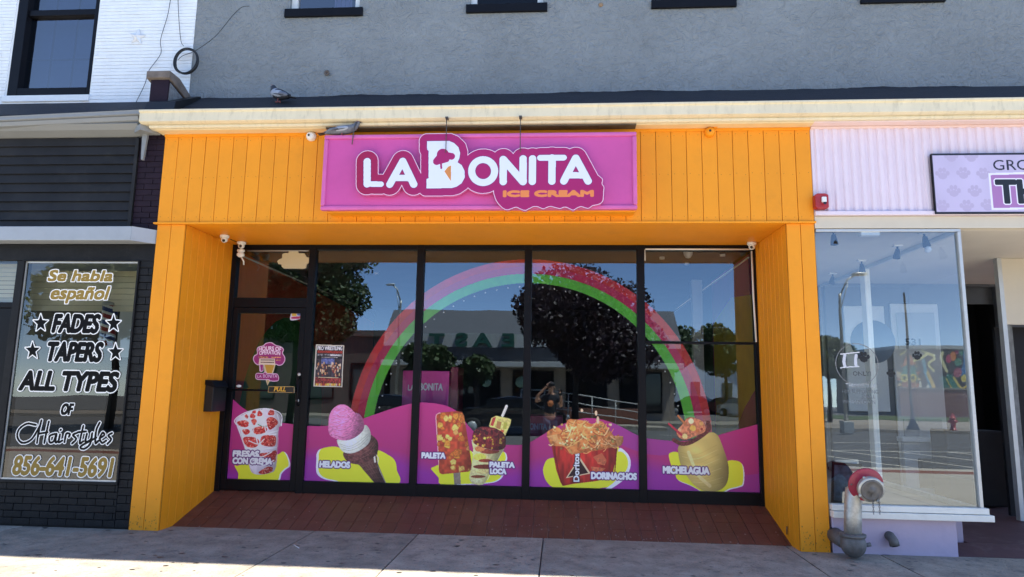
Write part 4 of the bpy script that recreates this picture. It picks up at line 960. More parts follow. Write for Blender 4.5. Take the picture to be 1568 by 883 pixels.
# -- dorinachos (bag in panel-3 zoom coordinates, heap in panel-4 ones)
F = Z6
blob([(930, 735), (935, 690), (965, 650), (1060, 640), (1250, 600), (1360, 560), (1420, 620), (1440, 680), (1405, 770), (1370, 815), (1230, 835), (1080, 835), (990, 825), (950, 790)], F, (0, 0))
wv.poly(Z8([(245, 545), (290, 560), (315, 610), (305, 670), (270, 720), (200, 768), (170, 768), (240, 700)]), (232, 232, 246), sm=True); wv.poly(Z8([(240, 560), (280, 570), (300, 615), (288, 665), (250, 700), (180, 745), (120, 760), (180, 640)]), (226, 218, 50), sm=True)
bag = wv.poly(F([(978, 560), (995, 640), (1010, 720), (1036, 795), (1050, 818), (1110, 806), (1240, 790), (1350, 770), (1375, 660), (1390, 560), (1300, 520), (1100, 540)]), lambda X, Z: np.array((172, 44, 36))*(.78+.4*vnoise(X*2, Z*.6, .05, 31)[:, None]))
wv.stroke(F([(1000, 600), (1025, 740), (1048, 810)]), .005, (120, 28, 30)); wv.stroke(Z8([(235, 545), (228, 640), (222, 700)]), .006, (120, 28, 30))
form(bag, .5, -.1, .2)
# triangle and vertical brand lettering
wv.poly(F([(1068, 770), (1155, 640), (1222, 742)]), (222, 190, 150)); wv.poly(F([(1082, 762), (1152, 656), (1206, 738)]), (48, 20, 24))
# rotated lettering: rasterise text upright, rotate 90 degrees
q = Cv(0, .36, 0, .1, .0035); tm = q.tmask('Doritos', .01, .35, .012, .088, bold=.006, raw=True)
tr = np.rot90(tm, 1)[:, ::-1] if False else np.rot90(tm[::-1], 1)[::-1]
def stamp(tm2, cx_, cy_, col):
    H, W = tm2.shape; c = wv.conv((cx_, cy_)); i0 = int((c[0]-wv.x0)/wv.res-W/2); j0 = int((c[1]-wv.z0)/wv.res-H/2)
    mm = np.zeros_like(wv.a); mm[j0:j0+H, i0:i0+W] = tm2; wv.paint(mm, col)
# upright array has row 0 = bottom; rotate counter-clockwise so the word reads upwards
up = np.zeros((tm.shape[1], tm.shape[0]), bool)
for xx in range(tm.shape[1]): up[xx, :] = tm[::-1, xx]
sc = F([(1133, 702)])[0]
stamp(np.pad(dilate(np.pad(up, 4), 3), 0), sc[0], sc[1], (40, 20, 30)); stamp(up, sc[0], sc[1], WHT)
for P in [[(1235, 640), (1290, 615), (1320, 660), (1262, 672)]]: wv.poly(F(P), (190, 96, 62))
wv.poly(Z8([(118, 585), (180, 608), (168, 635), (128, 625)]), (190, 100, 66), var=.2); wv.poly(Z8([(90, 640), (175, 650), (150, 672), (100, 668)]), (190, 100, 66), var=.2)
# nacho heap
F = Z8
hp = [(-155, 470), (-150, 440), (-100, 420), (-60, 440), (-40, 380), (0, 375), (60, 385), (100, 400), (150, 385), (200, 440), (225, 470), (272, 475), (262, 520), (225, 530), (150, 545), (60, 560), (-20, 570), (-60, 530), (-130, 520)]
heap = wv.poly(F(hp), lambda X, Z: np.array((206, 124, 66))*(.7+.55*vnoise(X, Z, .03, 41)[:, None]), sm=True)
for i in range(150):
    x_, y_ = rs.uniform(-140, 255), rs.uniform(375, 560)
    if not wv.pmask(F([(x_-2, y_-2), (x_+2, y_-2), (x_+2, y_+2), (x_-2, y_+2)])).__and__(heap).any(): continue
    l_ = rs.uniform(18, 55); a0 = rs.uniform(-1.2, 1.2)
    wv.stroke(F([(x_-l_*math.cos(a0)/2, y_-l_*math.sin(a0)/2), (x_+4*rs.uniform(-1, 1), y_+6), (x_+l_*math.cos(a0)/2, y_+l_*math.sin(a0)/2)]), rs.uniform(.003, .008), rs.choice([(234, 164, 96), (222, 132, 66), (190, 100, 50), (240, 190, 130), (168, 84, 46), (206, 160, 90)]), sm=True)
for i in range(34):
    x_, y_ = rs.uniform(-120, 235), rs.uniform(400, 545); wv.disc(F([(x_, y_)])[0], rs.uniform(.008, .016), rs.choice([(186, 176, 96), (120, 112, 60), (232, 206, 150), (196, 150, 80)])) 
for (x_, y_, ry_) in [(130, 378, .045), (202, 405, .014), (120, 340, .03), (40, 325, .02)]: wv.disc(F([(x_, y_)])[0], .016, (226, 186, 150), ry=ry_)
for P in [[(-160, 470), (-100, 460), (-90, 520)], [(225, 470), (272, 470), (262, 520), (240, 530)]]: wv.poly(F(P), (228, 158, 96), var=.2)
form(heap, .4, -.2, .5); a = F([(90, 676), (351, 712)]); wv.text('DORINACHOS', a[0][0], a[1][0], a[0][1], a[1][1], **TX)
# -- michelagua
blob([(530, 585), (540, 562), (590, 565), (700, 640), (840, 625), (870, 606), (930, 615), (948, 660), (945, 735), (920, 752), (870, 765), (820, 788), (740, 790), (650, 745), (580, 715), (565, 680), (545, 640)], F, (1.6, 1.6))
jar = wv.poly(F([(590, 520), (582, 560), (600, 640), (650, 720), (700, 765), (750, 782), (810, 776), (850, 745), (866, 690), (862, 620), (830, 520), (800, 460), (755, 450), (660, 490)]), lambda X, Z: np.array((200, 176, 98))*(.92+.14*vnoise(X*.7+Z*.3, Z*1.2, .12, 51)[:, None]), sm=True)
for t in range(9): wv.paint(wv.smask(F([(595+t*10, 560+t*24), (680+t*8, 575+t*22), (800+t*5, 520+t*26)]), .0025, sm=True) & jar, (214, 194, 124) if t % 2 else (184, 158, 82))
wv.paint(wv.smask(F([(640, 560), (690, 680), (760, 750)]), .02, sm=True) & jar, (216, 196, 130), var=.05)
form(jar, .55, -.2, .2)
wv.stroke(F([(560, 492), (600, 512), (650, 505), (710, 470), (755, 430), (752, 395)]), .024, (98, 46, 42), sm=True, var=.5, vs=.012)
wv.poly(F([(575, 440), (600, 410), (640, 365), (700, 375), (730, 400), (735, 440), (690, 465), (620, 490), (580, 470)]), (196, 120, 84), sm=True, var=.3)
for (x_, y_, r_, c_) in [(655, 385, .032, (236, 222, 170)), (665, 425, .034, (222, 178, 80)), (620, 470, .03, (226, 200, 130)), (712, 400, .022, (210, 160, 90)), (690, 440, .02, (190, 110, 60)), (590, 435, .02, (220, 170, 120)), (715, 430, .014, (150, 60, 50))]: wv.disc(F([(x_, y_)])[0], r_, c_, var=.12)
wv.stroke(F([(530, 400), (600, 462)]), .013, (176, 46, 62)); wv.stroke(F([(582, 355), (622, 402)]), .013, (176, 108, 62))
a = F([(494, 642), (760, 682)]); wv.text('MICHELAGUA', a[0][0], a[1][0], a[0][1], a[1][1], **TX)
wv.rgb = np.clip(wv.rgb*1.14, 0, .97)
vm = wv.material('window_vinyl_print', .5)
names = ['strawberries and cream cup print on the door glass', 'ice cream cone print on pink vinyl', 'fruit popsicle and fruit cup print on pink vinyl', 'nacho bag print on pink vinyl', 'tall michelada jar print on pink vinyl']
gx = [(-4.062, -3.265), (-3.098, -1.803), (-1.709, -.452), (-.358, .925), (1.019, 2.308)]
for i, (xa, xb) in enumerate(gx):
    mk = wv.a & (wv.X > xa) & (wv.X < xb) & (wv.Z > ZG0+.003)
    wv.mesh('window_graphic', mk, vm, door if i == 0 else shop, plane_xz(D), -.004, label=names[i])
# rainbow arch, pane by pane
cxr, czr = -.400, .958
rb = Cv(-2.75, 1.95, 1.0, 3.2, .006); rr = np.hypot(rb.X-cxr, rb.Z-czr)
rb.paint((rr < 2.192) & (rr > 2.008), (205, 38, 42), var=.10, vs=.1); rb.paint((rr <= 2.10) & (rr > 2.008), (190, 26, 84), var=.05)
rb.paint((rr <= 2.008) & (rr > 1.888), (96, 190, 50), var=.06, vs=.1)
rm = rb.material('rainbow_print', .5)
for i, (xa, xb) in enumerate(gx[1:], 1):
    for za, zb in ([(ZG0, ZG1)] if i < 4 else [(ZG0, 2.110), (2.144, ZG1)]):
        rb.mesh('rainbow_graphic', rb.a & (rb.X > xa) & (rb.X < xb) & (rb.Z > za) & (rb.Z < zb), rm, shop, plane_xz(D), .012)
dm = MB()
for t in np.arange(.15, math.pi-.1, .078):
    x, z = cxr+1.845*math.cos(t), czr+1.845*math.sin(t)
    if any(a_ < x < b_ for a_, b_ in gx): dm.lathe([(.010, 0), (.010, .004)], (x, D+.016, z), (0, -1, 0), 8)
dm.build('arch_light', mat('white_dot', (.8, .8, .8), .5), shop)
# ================================================================= barber lettering
PB = lambda p: PY(p[0], p[1], .028)[[0, 2]]
ZA = lambda x, y: (x/4.012, 380+y/4.013)
ZC = lambda x, y: (x/2.916, 580+y/2.914)
bv = Cv(BX0, BX1, BZ0, BZ1, .0035, PB)
W2 = (245, 244, 240); GOLD = (150, 124, 62); BLK = (6, 6, 8)
def bt(t, c0, c1, col, bold, ol, shear=.2, f=ZA, arch=0):
    (xa, ya), (xb, yb) = f(*c0), f(*c1); r = lambda: None
    bv.text(t, xa, xb, ya, yb, col, bold=bold, out=[(ol, W2)], shear=shear, arch=arch)
bt('Se habla', (286, 132), (712, 205), GOLD, .010, .013, .22); bt('español', (292, 232), (684, 340), GOLD, .010, .013, .22)
bt('FADES', (312, 402), (628, 522), BLK, .014, .013, .12); bt('TAPERS', (268, 574), (646, 698), BLK, .014, .013, .12)
bt('ALL TYPES', (108, 756), (742, 876), BLK, .015, .014, .14)
bt('OF', (265, 108), (334, 162), BLK, .010, .012, .15, ZC)
bt('856-641-5691', (48, 350), (514, 430), GOLD, .011, .012, .1, ZC)
for (x, y, r) in [(250, 460, 50), (698, 462, 50), (200, 628, 50), (710, 638, 50)]:
    P = [(x+(r if k % 2 == 0 else r*.42)*math.sin(k*math.pi/5), y-(r if k % 2 == 0 else r*.42)*math.cos(k*math.pi/5)*1.2) for k in range(10)]
    mk = bv.pmask([ZA(*p) for p in P]); bv.paint(dilate(mk, 3), W2); bv.paint(mk & ~dilate(~mk, 1.2), BLK)
hs = [[(160, 205), (120, 200), (85, 225), (78, 260), (100, 285), (140, 270), (175, 215), (185, 185)], [(185, 185), (172, 240), (165, 285)], [(218, 190), (205, 250), (198, 285)], [(170, 245), (212, 238)],
      [(245, 245), (222, 255), (222, 282), (240, 278), (252, 245), (248, 282), (262, 276)], [(268, 248), (262, 282), (278, 275)], [(270, 228), (272, 226)], [(288, 282), (296, 245), (312, 246), (308, 258)],
      [(345, 240), (326, 250), (340, 268), (322, 288)], [(372, 210), (356, 284), (372, 278)], [(348, 238), (384, 234)], [(388, 245), (382, 280), (405, 270), (412, 242)], [(412, 244), (402, 290), (375, 312), (362, 300), (430, 262)],
      [(445, 195), (430, 230), (426, 285), (440, 276)], [(445, 265), (466, 250), (458, 240), (446, 265), (456, 285), (474, 275)], [(500, 242), (484, 252), (496, 270), (480, 290)]]
hm = np.zeros_like(bv.a)
for P in hs: hm |= bv.smask([ZC(*p) for p in P], .0115, sm=len(P) > 2)
bv.paint(dilate(hm, 3.6), W2); bv.paint(hm, BLK)
bmn = bv.material('barber_lettering', .6, .15)
bv.mesh('window_lettering', bv.a, bmn, bs, plane_xz(.028), 0, label='gold and black lettering with white outlines on the barber window')
# "7" on the barber door
dv = Cv(-6.9, -6.2, 1.2, 1.8, .004, lambda p: PY(p[0], p[1], .05)[[0, 2]]); dv.text('7', -6, 4, 521, 531, (190, 180, 120), bold=.008); dv.mesh('door_number', dv.a, dv.material('door_number_print'), bs, plane_xz(.05), -.002)
# ================================================================= small prints on the ice cream windows
def print_on(name, cvs, par, Y, label=None, cat=None, top=False, thick=0):
    m_ = cvs.material(name+'_print', .5)
    o = cvs.mesh(name, cvs.a, m_, par, plane_xz(Y), 0, thick, M['plastic'] if thick else None, label=label)
    if cat: o['category'] = cat
    return o
# hours decal
ZL = lambda p: PY(380+p[0]/8.025, 510+p[1]/8.027, D)[[0, 2]]
hv = Cv(-3.92, -3.32, 1.48, 2.10, .0025, ZL)
lob = [(62, 320), (75, 275), (110, 250), (108, 195), (130, 165), (185, 150), (225, 118), (290, 112), (345, 145), (400, 160), (440, 195), (430, 245), (455, 290), (455, 340), (420, 390), (370, 398), (330, 385), (180, 388), (120, 392), (80, 365)]
mg = (156, 40, 116); lt = (226, 190, 216)
mk = hv.pmask(lob, sm=True); hv.paint(mk, lt); hv.paint(mk & ~dilate(~mk, 4.5), mg)
hv.poly([(138, 380), (190, 380), (190, 465), (160, 478), (140, 465)], lt); hv.poly([(150, 385), (185, 385), (182, 455), (158, 465)], mg)
hv.poly([(190, 385), (340, 385), (300, 520), (240, 645), (212, 560)], (214, 196, 160)); hv.poly([(204, 385), (326, 385), (290, 500), (242, 520)], (196, 148, 52))
hv.poly([(232, 560), (262, 560), (240, 640)], (190, 170, 110))
mk = hv.pmask([(90, 520), (110, 488), (180, 490), (210, 470), (240, 490), (350, 495), (378, 530), (380, 570), (355, 592), (270, 590), (250, 575), (110, 570)], sm=True); hv.paint(mk, lt); hv.paint(mk & ~dilate(~mk, 4), mg)
def zt(c, t, x0, x1, y0, y1, col, bold=.002, arch=0, ol=None):
    p, q = c.conv((x0, y1)), c.conv((x1, y0)); mk = c.tmask(t, p[0], q[0], p[1], q[1], bold, 0, True, arch)
    if ol: c.paint(dilate(mk, 2.2), ol)
    c.paint(mk, col)
zt(hv, 'HOURS OF', 128, 412, 172, 225, (240, 214, 232), .004, .012); zt(hv, 'OPERATION', 135, 400, 222, 272, (240, 214, 232), .003, .012)
for (x0, x1, y0, y1) in [(130, 250, 286, 302), (290, 405, 290, 304), (345, 398, 325, 338)]: hv.poly([(x0, y0), (x1, y0), (x1, y1), (x0, y1)], (196, 130, 90), var=.8, vs=.008)
hv.poly([(140, 310), (330, 312), (335, 390), (130, 385)], (226, 206, 186))
for y in (322, 352): hv.poly([(155, y), (320, y+2), (320, y+14), (155, y+12)], (120, 90, 80), var=.9, vs=.006)
zt(hv, 'LA', 112, 172, 512, 548, (236, 214, 236), .002); zt(hv, 'BONITA', 182, 362, 505, 548, (236, 214, 236), .002)
print_on('hours_decal', hv, door, D-.005, 'purple ice cream shaped opening hours decal on the door glass')
# poster
ZL2 = lambda p: PY(380+p[0]/8.025, 510+p[1]/8.027, D-.004)[[0, 2]]
pv = Cv(-3.10, -2.62, 1.47, 2.12, .0025, ZL2)
pq = [(832, 138), (1180, 148), (1156, 664), (802, 655)]
pv.poly(pq, (214, 204, 186)); inn = pv.poly([(846, 152), (1168, 160), (1144, 652), (816, 642)], (58, 48, 58), var=.5, vs=.03)
pv.paint(inn & (pv.Z > ZL2((0, 305))[1]), (30, 26, 34)); pv.poly([(850, 210), (1160, 218), (1158, 250), (852, 244)], (150, 46, 36), var=.4, vs=.01)
zt(pv, 'PRO WRESTLING', 850, 1160, 160, 208, (226, 222, 226), .003); zt(pv, 'JUNE 14TH', 850, 990, 254, 282, (220, 216, 220), .002)
pv.poly([(1000, 256), (1148, 260), (1148, 284), (1000, 280)], (180, 176, 180), var=.9, vs=.006); pv.poly([(902, 290), (1100, 293), (1100, 303), (902, 300)], (150, 140, 140), var=.8, vs=.006)
pv.poly([(900, 310), (1060, 312), (1060, 380), (900, 375)], (96, 104, 160), var=.5, vs=.02)
for i in range(60):
    x_, y_ = rs.uniform(840, 1135), rs.uniform(360, 520); pv.disc(ZL2((x_, y_)), rs.uniform(.005, .013), rs.choice([(206, 150, 110), (190, 130, 90), (60, 40, 44), (216, 176, 130), (130, 40, 40), (220, 200, 180)]), ry=rs.uniform(.008, .02)) if False else pv.paint((((pv.X-ZL2((x_, y_))[0])/rs.uniform(.005, .012))**2+((pv.Z-ZL2((x_, y_))[1])/rs.uniform(.008, .02))**2 < 1) & inn, rs.choice([(206, 150, 110), (190, 130, 90), (60, 40, 44), (216, 176, 130), (130, 40, 40), (220, 200, 180)]))
pv.poly([(822, 540), (1140, 552), (1138, 640), (818, 632)], (130, 44, 44), var=.8, vs=.015); pv.poly([(860, 536), (1110, 544), (1110, 552), (860, 545)], (210, 190, 150))
for i in range(16): pv.poly([(830+i*19, 618), (848+i*19, 618), (844+i*19, 648), (830+i*19, 646)], rs.choice([(220, 150, 50), (200, 180, 160), (170, 60, 50), (226, 196, 90)]))
print_on('event_poster', pv, None, D-.004, 'small wrestling event poster taped to the glass beside the door', 'poster')
# PULL plate on the push bar
ZL3 = lambda p: PY(380+p[0]/8.025, 510+p[1]/8.027, D-.105)[[0, 2]]
uv_ = Cv(-3.72, -3.10, 1.36, 1.60, .0025, ZL3)
uv_.poly([(250, 652), (568, 652), (568, 735), (240, 728)], (170, 140, 80)); uv_.poly([(256, 661), (560, 661), (560, 728), (250, 720)], (26, 22, 18)); 
p, q_ = ZL3((312, 716)), ZL3((474, 658)); uv_.paint(uv_.tmask('PULL', p[0], q_[0], p[1], q_[1], .004, .18, True), (226, 170, 50))
print_on('pull_plate', uv_, door, D-.104, 'black plate lettered in yellow on the door bar', thick=.006)
# bright sticker on the door, top right
kv = Cv(-3.42, -3.24, 2.35, 2.50, .003, lambda p: PY(p[0], p[1], D-.004)[[0, 2]])
kv.poly([(445, 482), (448, 478), (461, 479), (462, 486), (457, 489), (445, 490)], (206, 196, 212), sm=True); kv.poly([(447, 480), (454, 480), (454, 484), (447, 484)], (222, 176, 70)); kv.poly([(455, 480), (460, 480), (460, 483), (455, 483)], (90, 110, 180)); kv.poly([(446, 485), (461, 484), (458, 488), (446, 488)], (176, 40, 90))
print_on('round_sticker', kv, door, D-.004)
# back of a cloud-shaped hanging sign in the transom
nv = Cv(-3.70, -3.10, 2.9, 3.3, .003, lambda p: PY(330+p[0]/4.203, 350+p[1]/4.205, D-.03)[[0, 2]])
nv.poly([(430, 165), (440, 158), (470, 156), (474, 142), (530, 142), (536, 158), (572, 158), (586, 182), (600, 186), (614, 195), (612, 220), (596, 222), (586, 232), (582, 254), (560, 258), (440, 256), (428, 246), (424, 230), (405, 228), (398, 210), (410, 198), (428, 190)], (196, 186, 150))
nv.mesh('cloud_sign', nv.a, nv.material('cloud_sign_print'), None, plane_xz(D-.035), 0, .02, M['beige'], label='blank cream sign with scalloped ends in the window above the door')['category'] = 'sign'
# inside cabinets: brand lettering
fv = Cv(ca[0], cb[0], 1.0, cb[2]-.01, .005, lambda p: PY(p[0], p[1], 1.745)[[0, 2]])
fv.text('LA', 624, 636, 588, 598, (246, 236, 250), bold=.006); fv.text('BONITA', 642, 679, 586, 598, (246, 236, 250), bold=.007)
print_on('cabinet_lettering', fv, cab, 1.745)
fv = Cv(cd_[0], ce_[0], .6, cd_[2], .005, lambda p: PY(p[0], p[1], 1.795)[[0, 2]]); fv.text('BONITA', 806, 838, 648, 658, (150, 140, 160), bold=.006); print_on('counter_lettering', fv, cab2, 1.795)
# ================================================================= grooming sign
ZR = lambda x, y: (1150+x/3.751, 180+y/3.753)
GY = -.06
gv = Cv(3.86, 6.2, 3.40, 4.10, .004, lambda p: PY(p[0], p[1], GY)[[0, 2]])
gxa, gxb = PY(1424, 235, GY)[0], 6.15; gza, gzb = PY(1431, 327, GY)[2], PY(1424, 235, GY)[2]
full = (gv.X > gxa) & (gv.X < gxb) & (gv.Z > gza) & (gv.Z < gzb); gv.paint(full, (16, 14, 30))
inn = (gv.X > gxa+.02) & (gv.X < gxb-.02) & (gv.Z > gza+.02) & (gv.Z < gzb-.02)
gv.paint(inn, lambda X, Z: np.array((196, 184, 212))*(.97+.06*vnoise(X, Z, .2, 8)[:, None]))
def paw(c, cx_, cz_, r, col, m_=None, squash=1):
    for dx, dz, rx_, rz_ in [(0, -.25, .62, .5), (-.72, .15, .27, .36), (-.27, .62, .27, .38), (.27, .62, .27, .38), (.72, .15, .27, .36)]:
        mk = ((c.X-cx_-dx*r)/(rx_*r))**2+((c.Z-cz_-dz*r)/(rz_*r))**2 < 1
        c.paint(mk if m_ is None else mk & m_, col)
for (x, y) in [(1150, 225), (1265, 225), (1100, 325), (1220, 322), (1335, 325), (1165, 425), (1285, 425), (1100, 510), (1240, 510), (1360, 505)]:
    c_ = gv.conv(ZR(x, y)); paw(gv, c_[0], c_[1], .072, (184, 170, 198), inn)
p, q_ = gv.conv(ZR(1392, 302)), gv.conv(ZR(1600, 240)); gv.paint(gv.tmask('GRO', p[0], q_[0], p[1], q_[1], .002, 0, True), (20, 16, 34))
p, q_ = gv.conv(ZR(1382, 530)), gv.conv(ZR(1362, 318)); t0_ = gv.pmask([ZR(1362, 318), ZR(1800, 306), ZR(1800, 524), ZR(1382, 530)]); gv.paint(t0_ & inn, (232, 230, 244)); t1 = gv.pmask([ZR(1376, 330), ZR(1800, 318), ZR(1800, 514), ZR(1392, 518)]); gv.paint(t1 & inn, (168, 116, 172))
p, q_ = gv.conv(ZR(1410, 496)), gv.conv(ZR(1650, 352)); mk = gv.tmask('TH', p[0], q_[0], p[1], q_[1], .018, 0, True); gv.paint(dilate(mk, 3.5), (238, 236, 246)); gv.paint(mk, (12, 12, 16))
gsn = thing('grooming_sign', 'lavender paw print sign with black border at the right edge of the photo', 'sign', (gxa+1, GY, gza))
gv.mesh('sign_board', full, gv.material('grooming_sign_print', .45), gsn, plane_xz(GY), 0, .035, M['frame'])
# ================================================================= decals on the grooming window
rv = Cv(GX0+.02, GX1-.06, GZ0+.05, 2.4, .004, lambda p: PY(1240+p[0]/4.012, 520+p[1]/4.013, .005)[[0, 2]])
c_ = rv.conv((290, 150)); ring = np.hypot(rv.X-c_[0], rv.Z-c_[1])
rv.paint((ring < .212) & (ring > .205), (150, 150, 150))
wh = (196, 200, 204); dk = (60, 62, 68)
rv.text('ONLY!', 262, 380, 192, 222, dk, bold=.003) if False else None
def rt(t, x0, x1, y0, y1, col, b=.003):
    p, q = rv.conv((x0, y1)), rv.conv((x1, y0)); rv.paint(rv.tmask(t, p[0], q[0], p[1], q[1], b, 0, True), col)
rt('ONLY!', 264, 378, 194, 222, (70, 72, 76)); rt('THANK YOU', 218, 420, 268, 296, wh); rt('FOR SUPPORTING', 200, 420, 308, 328, (120, 126, 132), .001); rt('SMALL', 318, 400, 338, 360, (130, 136, 142), .001); rt('WOMAN OWN', 200, 402, 370, 392, (150, 156, 160), .002)
for (x0, y0, x1, y1) in [(190, 88, 304, 76), (190, 172, 304, 164)]: rv.stroke([(x0, y0), ((x0+x1)/2, y0-6), (x1, y1)], .006, (216, 216, 220), sm=True)
for x in (215, 285): rv.stroke([(x, 95), (x-5, 130), (x, 160)], .016, (196, 198, 206), sm=True)
for (x, y, r) in [(332, 110, .062), (660, 100, .05), (500, 210, .045)]:
    c2 = rv.conv((x, y)); paw(rv, c2[0], c2[1], r, (10, 10, 12))
c2 = rv.conv((30, 130))
rm0 = rv.material('window_decal_print', .5); xs0, xs1 = rv.conv((440, 0))[0], rv.conv((580, 0))[0]
rv.mesh('round_sign_decal', rv.a & (rv.X < xs0) & (rv.Z > rv.conv((0, 250))[1]), rm0, gs, plane_xz(.006), 0, kind='stuff')
rv.mesh('thank_you_decal', rv.a & (rv.X < xs0) & (rv.Z <= rv.conv((0, 250))[1]), rm0, gs, plane_xz(.006), 0)
for q0, q1 in ((xs0, xs1), (xs1, 9)): rv.mesh('paw_decal', rv.a & (rv.X >= q0) & (rv.X < q1), rm0, gs, plane_xz(.006), 0, kind='stuff')
# painted number on the inner door
ev = Cv(5.0, 5.9, 1.9, 2.6, .004, lambda p: PY(1240+p[0]/4.012, 340+p[1]/4.013, 3.57)[[0, 2]])
p, q_ = ev.conv((582, 755)), ev.conv((676, 716)); ev.paint(ev.tmask('531', p[0], q_[0], p[1], q_[1], .004, 0, True), (28, 30, 44)); print_on('door_number', ev, gs, 3.553)
# ================================================================= fittings
def dome_cam(u, v, z, label, pt, r=.05, side=False):
    p = PZ_(u, v, z); t = thing('security_camera', label, 'camera', tuple(p), 'security cameras')
    MB().lathe([(0, 0), (r, 0), (r*1.02, -.012), (r*.95, -.03), (r*.7, -.036)], (p[0], p[1], z)).build('base', M['plastic'], t)
    MB().ball((p[0], p[1], z-.052), r*.72).build('ball_housing', M['plastic'], t)
    d = Vector(pt).normalized(); c0 = Vector((p[0], p[1], z-.055))+d*r*.62
    MB().lathe([(0, 0), (.017, 0), (.017, .006), (0, .007)], c0, d).build('lens', M['lens'], t); return t
dome_cam(344, 360, ZT-.002, 'white dome camera on the soffit by the left recess wall, nearest the street', (.3, -1, -.5), .055)
dome_cam(1151, 371, ZT-.002, 'white dome camera in the top right corner of the recess', (-.4, -1, -.3), .055)
t = dome_cam(370, 370, ZT-.002, 'white camera on a stacked swivel bracket in the top left recess corner', (.2, -1, -.2), .055); p = WL[t.name]
MB().lathe([(0, -.10), (.045, -.10), (.048, -.12), (.03, -.14), (.046, -.15), (.048, -.175), (.02, -.20), (0, -.2)], p).tube([(p[0]+.01, p[1], p[2]-.19), (p[0]+.05, p[1]-.01, p[2]-.25), (p[0]+.04, p[1]+.02, p[2]-.29)], .010).build('swivel', M['plastic'], t)
MB().tube([PZ_(352, 366, ZT-.006), PZ_(362, 370, ZT-.006)], .004).build('camera_cable', M['rubber'], None, label='short thin cable between the two cameras at the left of the soffit', cat='cable')
for (u, v, lab, mm) in [(475, 203, 'white dome camera on the cream moulding left of the sign', 'plastic'), (1088, 197, 'orange painted dome camera under the cornice right of the sign', 'orange')]:
    p = PY(u, v, -.06); p[2] = min(p[2], 4.32); t = thing('security_camera', lab, 'camera', tuple(p), 'security cameras')
    MB().lathe([(0, 0), (.055, 0), (.055, .03), (.045, .06), (.03, .075), (0, .08)], (p[0], .0, p[2]+.01), (0, -1, -.25)).build('housing', M[mm], t)
    MB().lathe([(0, 0), (.013, 0), (.012, .006), (0, .007)], (p[0]-.008, -.078, p[2]+.0), (-.1, -1, -.2)).build('lens', M['lens'], t)
    if mm == 'orange': MB().tube([(p[0]+.03, -.02, p[2]+.05), (p[0]+.08, -.04, p[2]+.07)], .018).build('mount_arm', M['orange'], t)
# white conduit round the last pane
MB().tube([(1.03, D-.058, 3.262), (2.285, D-.058, 3.262)], .011).tube([(2.300, D-.058, 3.24), (2.302, D-.058, 2.7), (2.315, D-.058, 2.14)], .011).tube([(1.024, D-.052, 3.26), (1.024, D-.052, 3.12)], .005).build('light_strip', M['plastic'], None, label='thin white light strip along the top and right edge of the last pane', cat='light strip')
MB().tube([(-4.0, D-.052, 3.235), (-3.2, D-.052, 3.238)], .006).build('light_strip', M['alum'], None, label='thin pale strip along the head of the transom above the door', cat='light strip')
# post box on the left recess wall
mbx = thing('mail_box', 'black wall mounted post box on the left orange recess wall', 'mailbox', (-4.12, .75, 1.25))
MB().prism([(-4.205, 1.22), (-4.10, 1.22), (-4.10, 1.52), (-4.13, 1.575), (-4.205, 1.575)], .70, 1.02).build('body', M['rubber'], mbx, bevel=.006)
MB().prism([(-4.207, 1.535), (-4.085, 1.50), (-4.082, 1.515), (-4.125, 1.59), (-4.207, 1.592)], .69, 1.03).build('lid', M['frame'], mbx, bevel=.004)
p = PX_(541, 740, XWL) 
# fire alarm strobe
al_ = thing('fire_alarm_box', 'red fire alarm box with clear strobe on the pale corrugated wall', 'fire alarm', (2.74, -.05, 3.46))
a, b_ = PY(1246, 297, -.05), PY(1268, 320, -.05)
MB().prism([(a[0], b_[2]+.015), (a[0]+.02, b_[2]), (b_[0]-.02, b_[2]), (b_[0], b_[2]+.015), (b_[0], a[2]-.015), (b_[0]-.03, a[2]), (a[0]+.03, a[2]), (a[0], a[2]-.015)], -.085, -.0).build('housing', M['red'], al_, bevel=.008)
MB().box((a[0]+b_[0])/2-.01, b_[0]-.03, -.115, -.086, b_[2]+.06, b_[2]+.12).build('strobe', M['bulb'], al_, bevel=.01)
MB().box((a[0]+b_[0])/2-.0, b_[0]-.04, -.122, -.116, b_[2]+.035, b_[2]+.058).build('strobe_base', M['lens'], al_)
# fire department connection
fd = thing('fire_hose_connection', 'galvanised standpipe with red collar plate and chained cap in front of the display window', 'hose connection', (2.78, -.25, 0))
bc = PZ_(1306, 826, .12); yb = -.22; bc = PY(1306, 824, yb)
top = PY(1322, 744, yb)
MB().ball((bc[0], yb, .135), (.115, .115, .125), 20, 12).build('elbow', M['iron'], fd)
MB().tube([(bc[0]-.02, yb, .14), (bc[0]-.06, yb+.10, .15), (bc[0]-.08, yb+.25, .17)], .075, 16).tube([(bc[0]+.09, yb-.02, .13), (bc[0]+.15, yb-.02, .14)], .02, 8).build('inlet_pipe', M['iron'], fd)
MB().lathe([(.112, 0), (.118, .01), (.118, .03), (.092, .035)], (bc[0], yb, .20), (0, 0, 1), 20).build('pipe_collar', M['iron'], fd)
MB().tube([(bc[0], yb, .2), (bc[0]+.012, yb, .40), (bc[0]+.03, yb, .62), (top[0], yb-.02, .66)], .078, 20).build('riser_pipe', M['galv'], fd)
hc = PY(1325, 741, yb-.09); hx = Vector((-.02, -1, -.28)).normalized()
MB().lathe([(0, 0), (.155, 0), (.160, .004), (.160, .014), (.155, .018), (0, .018)], hc, hx, 36).build('collar_plate', mat('red_plate', (.34, .03, .06), .4, .15, 8), fd)
c1 = Vector(hc)+hx*.018
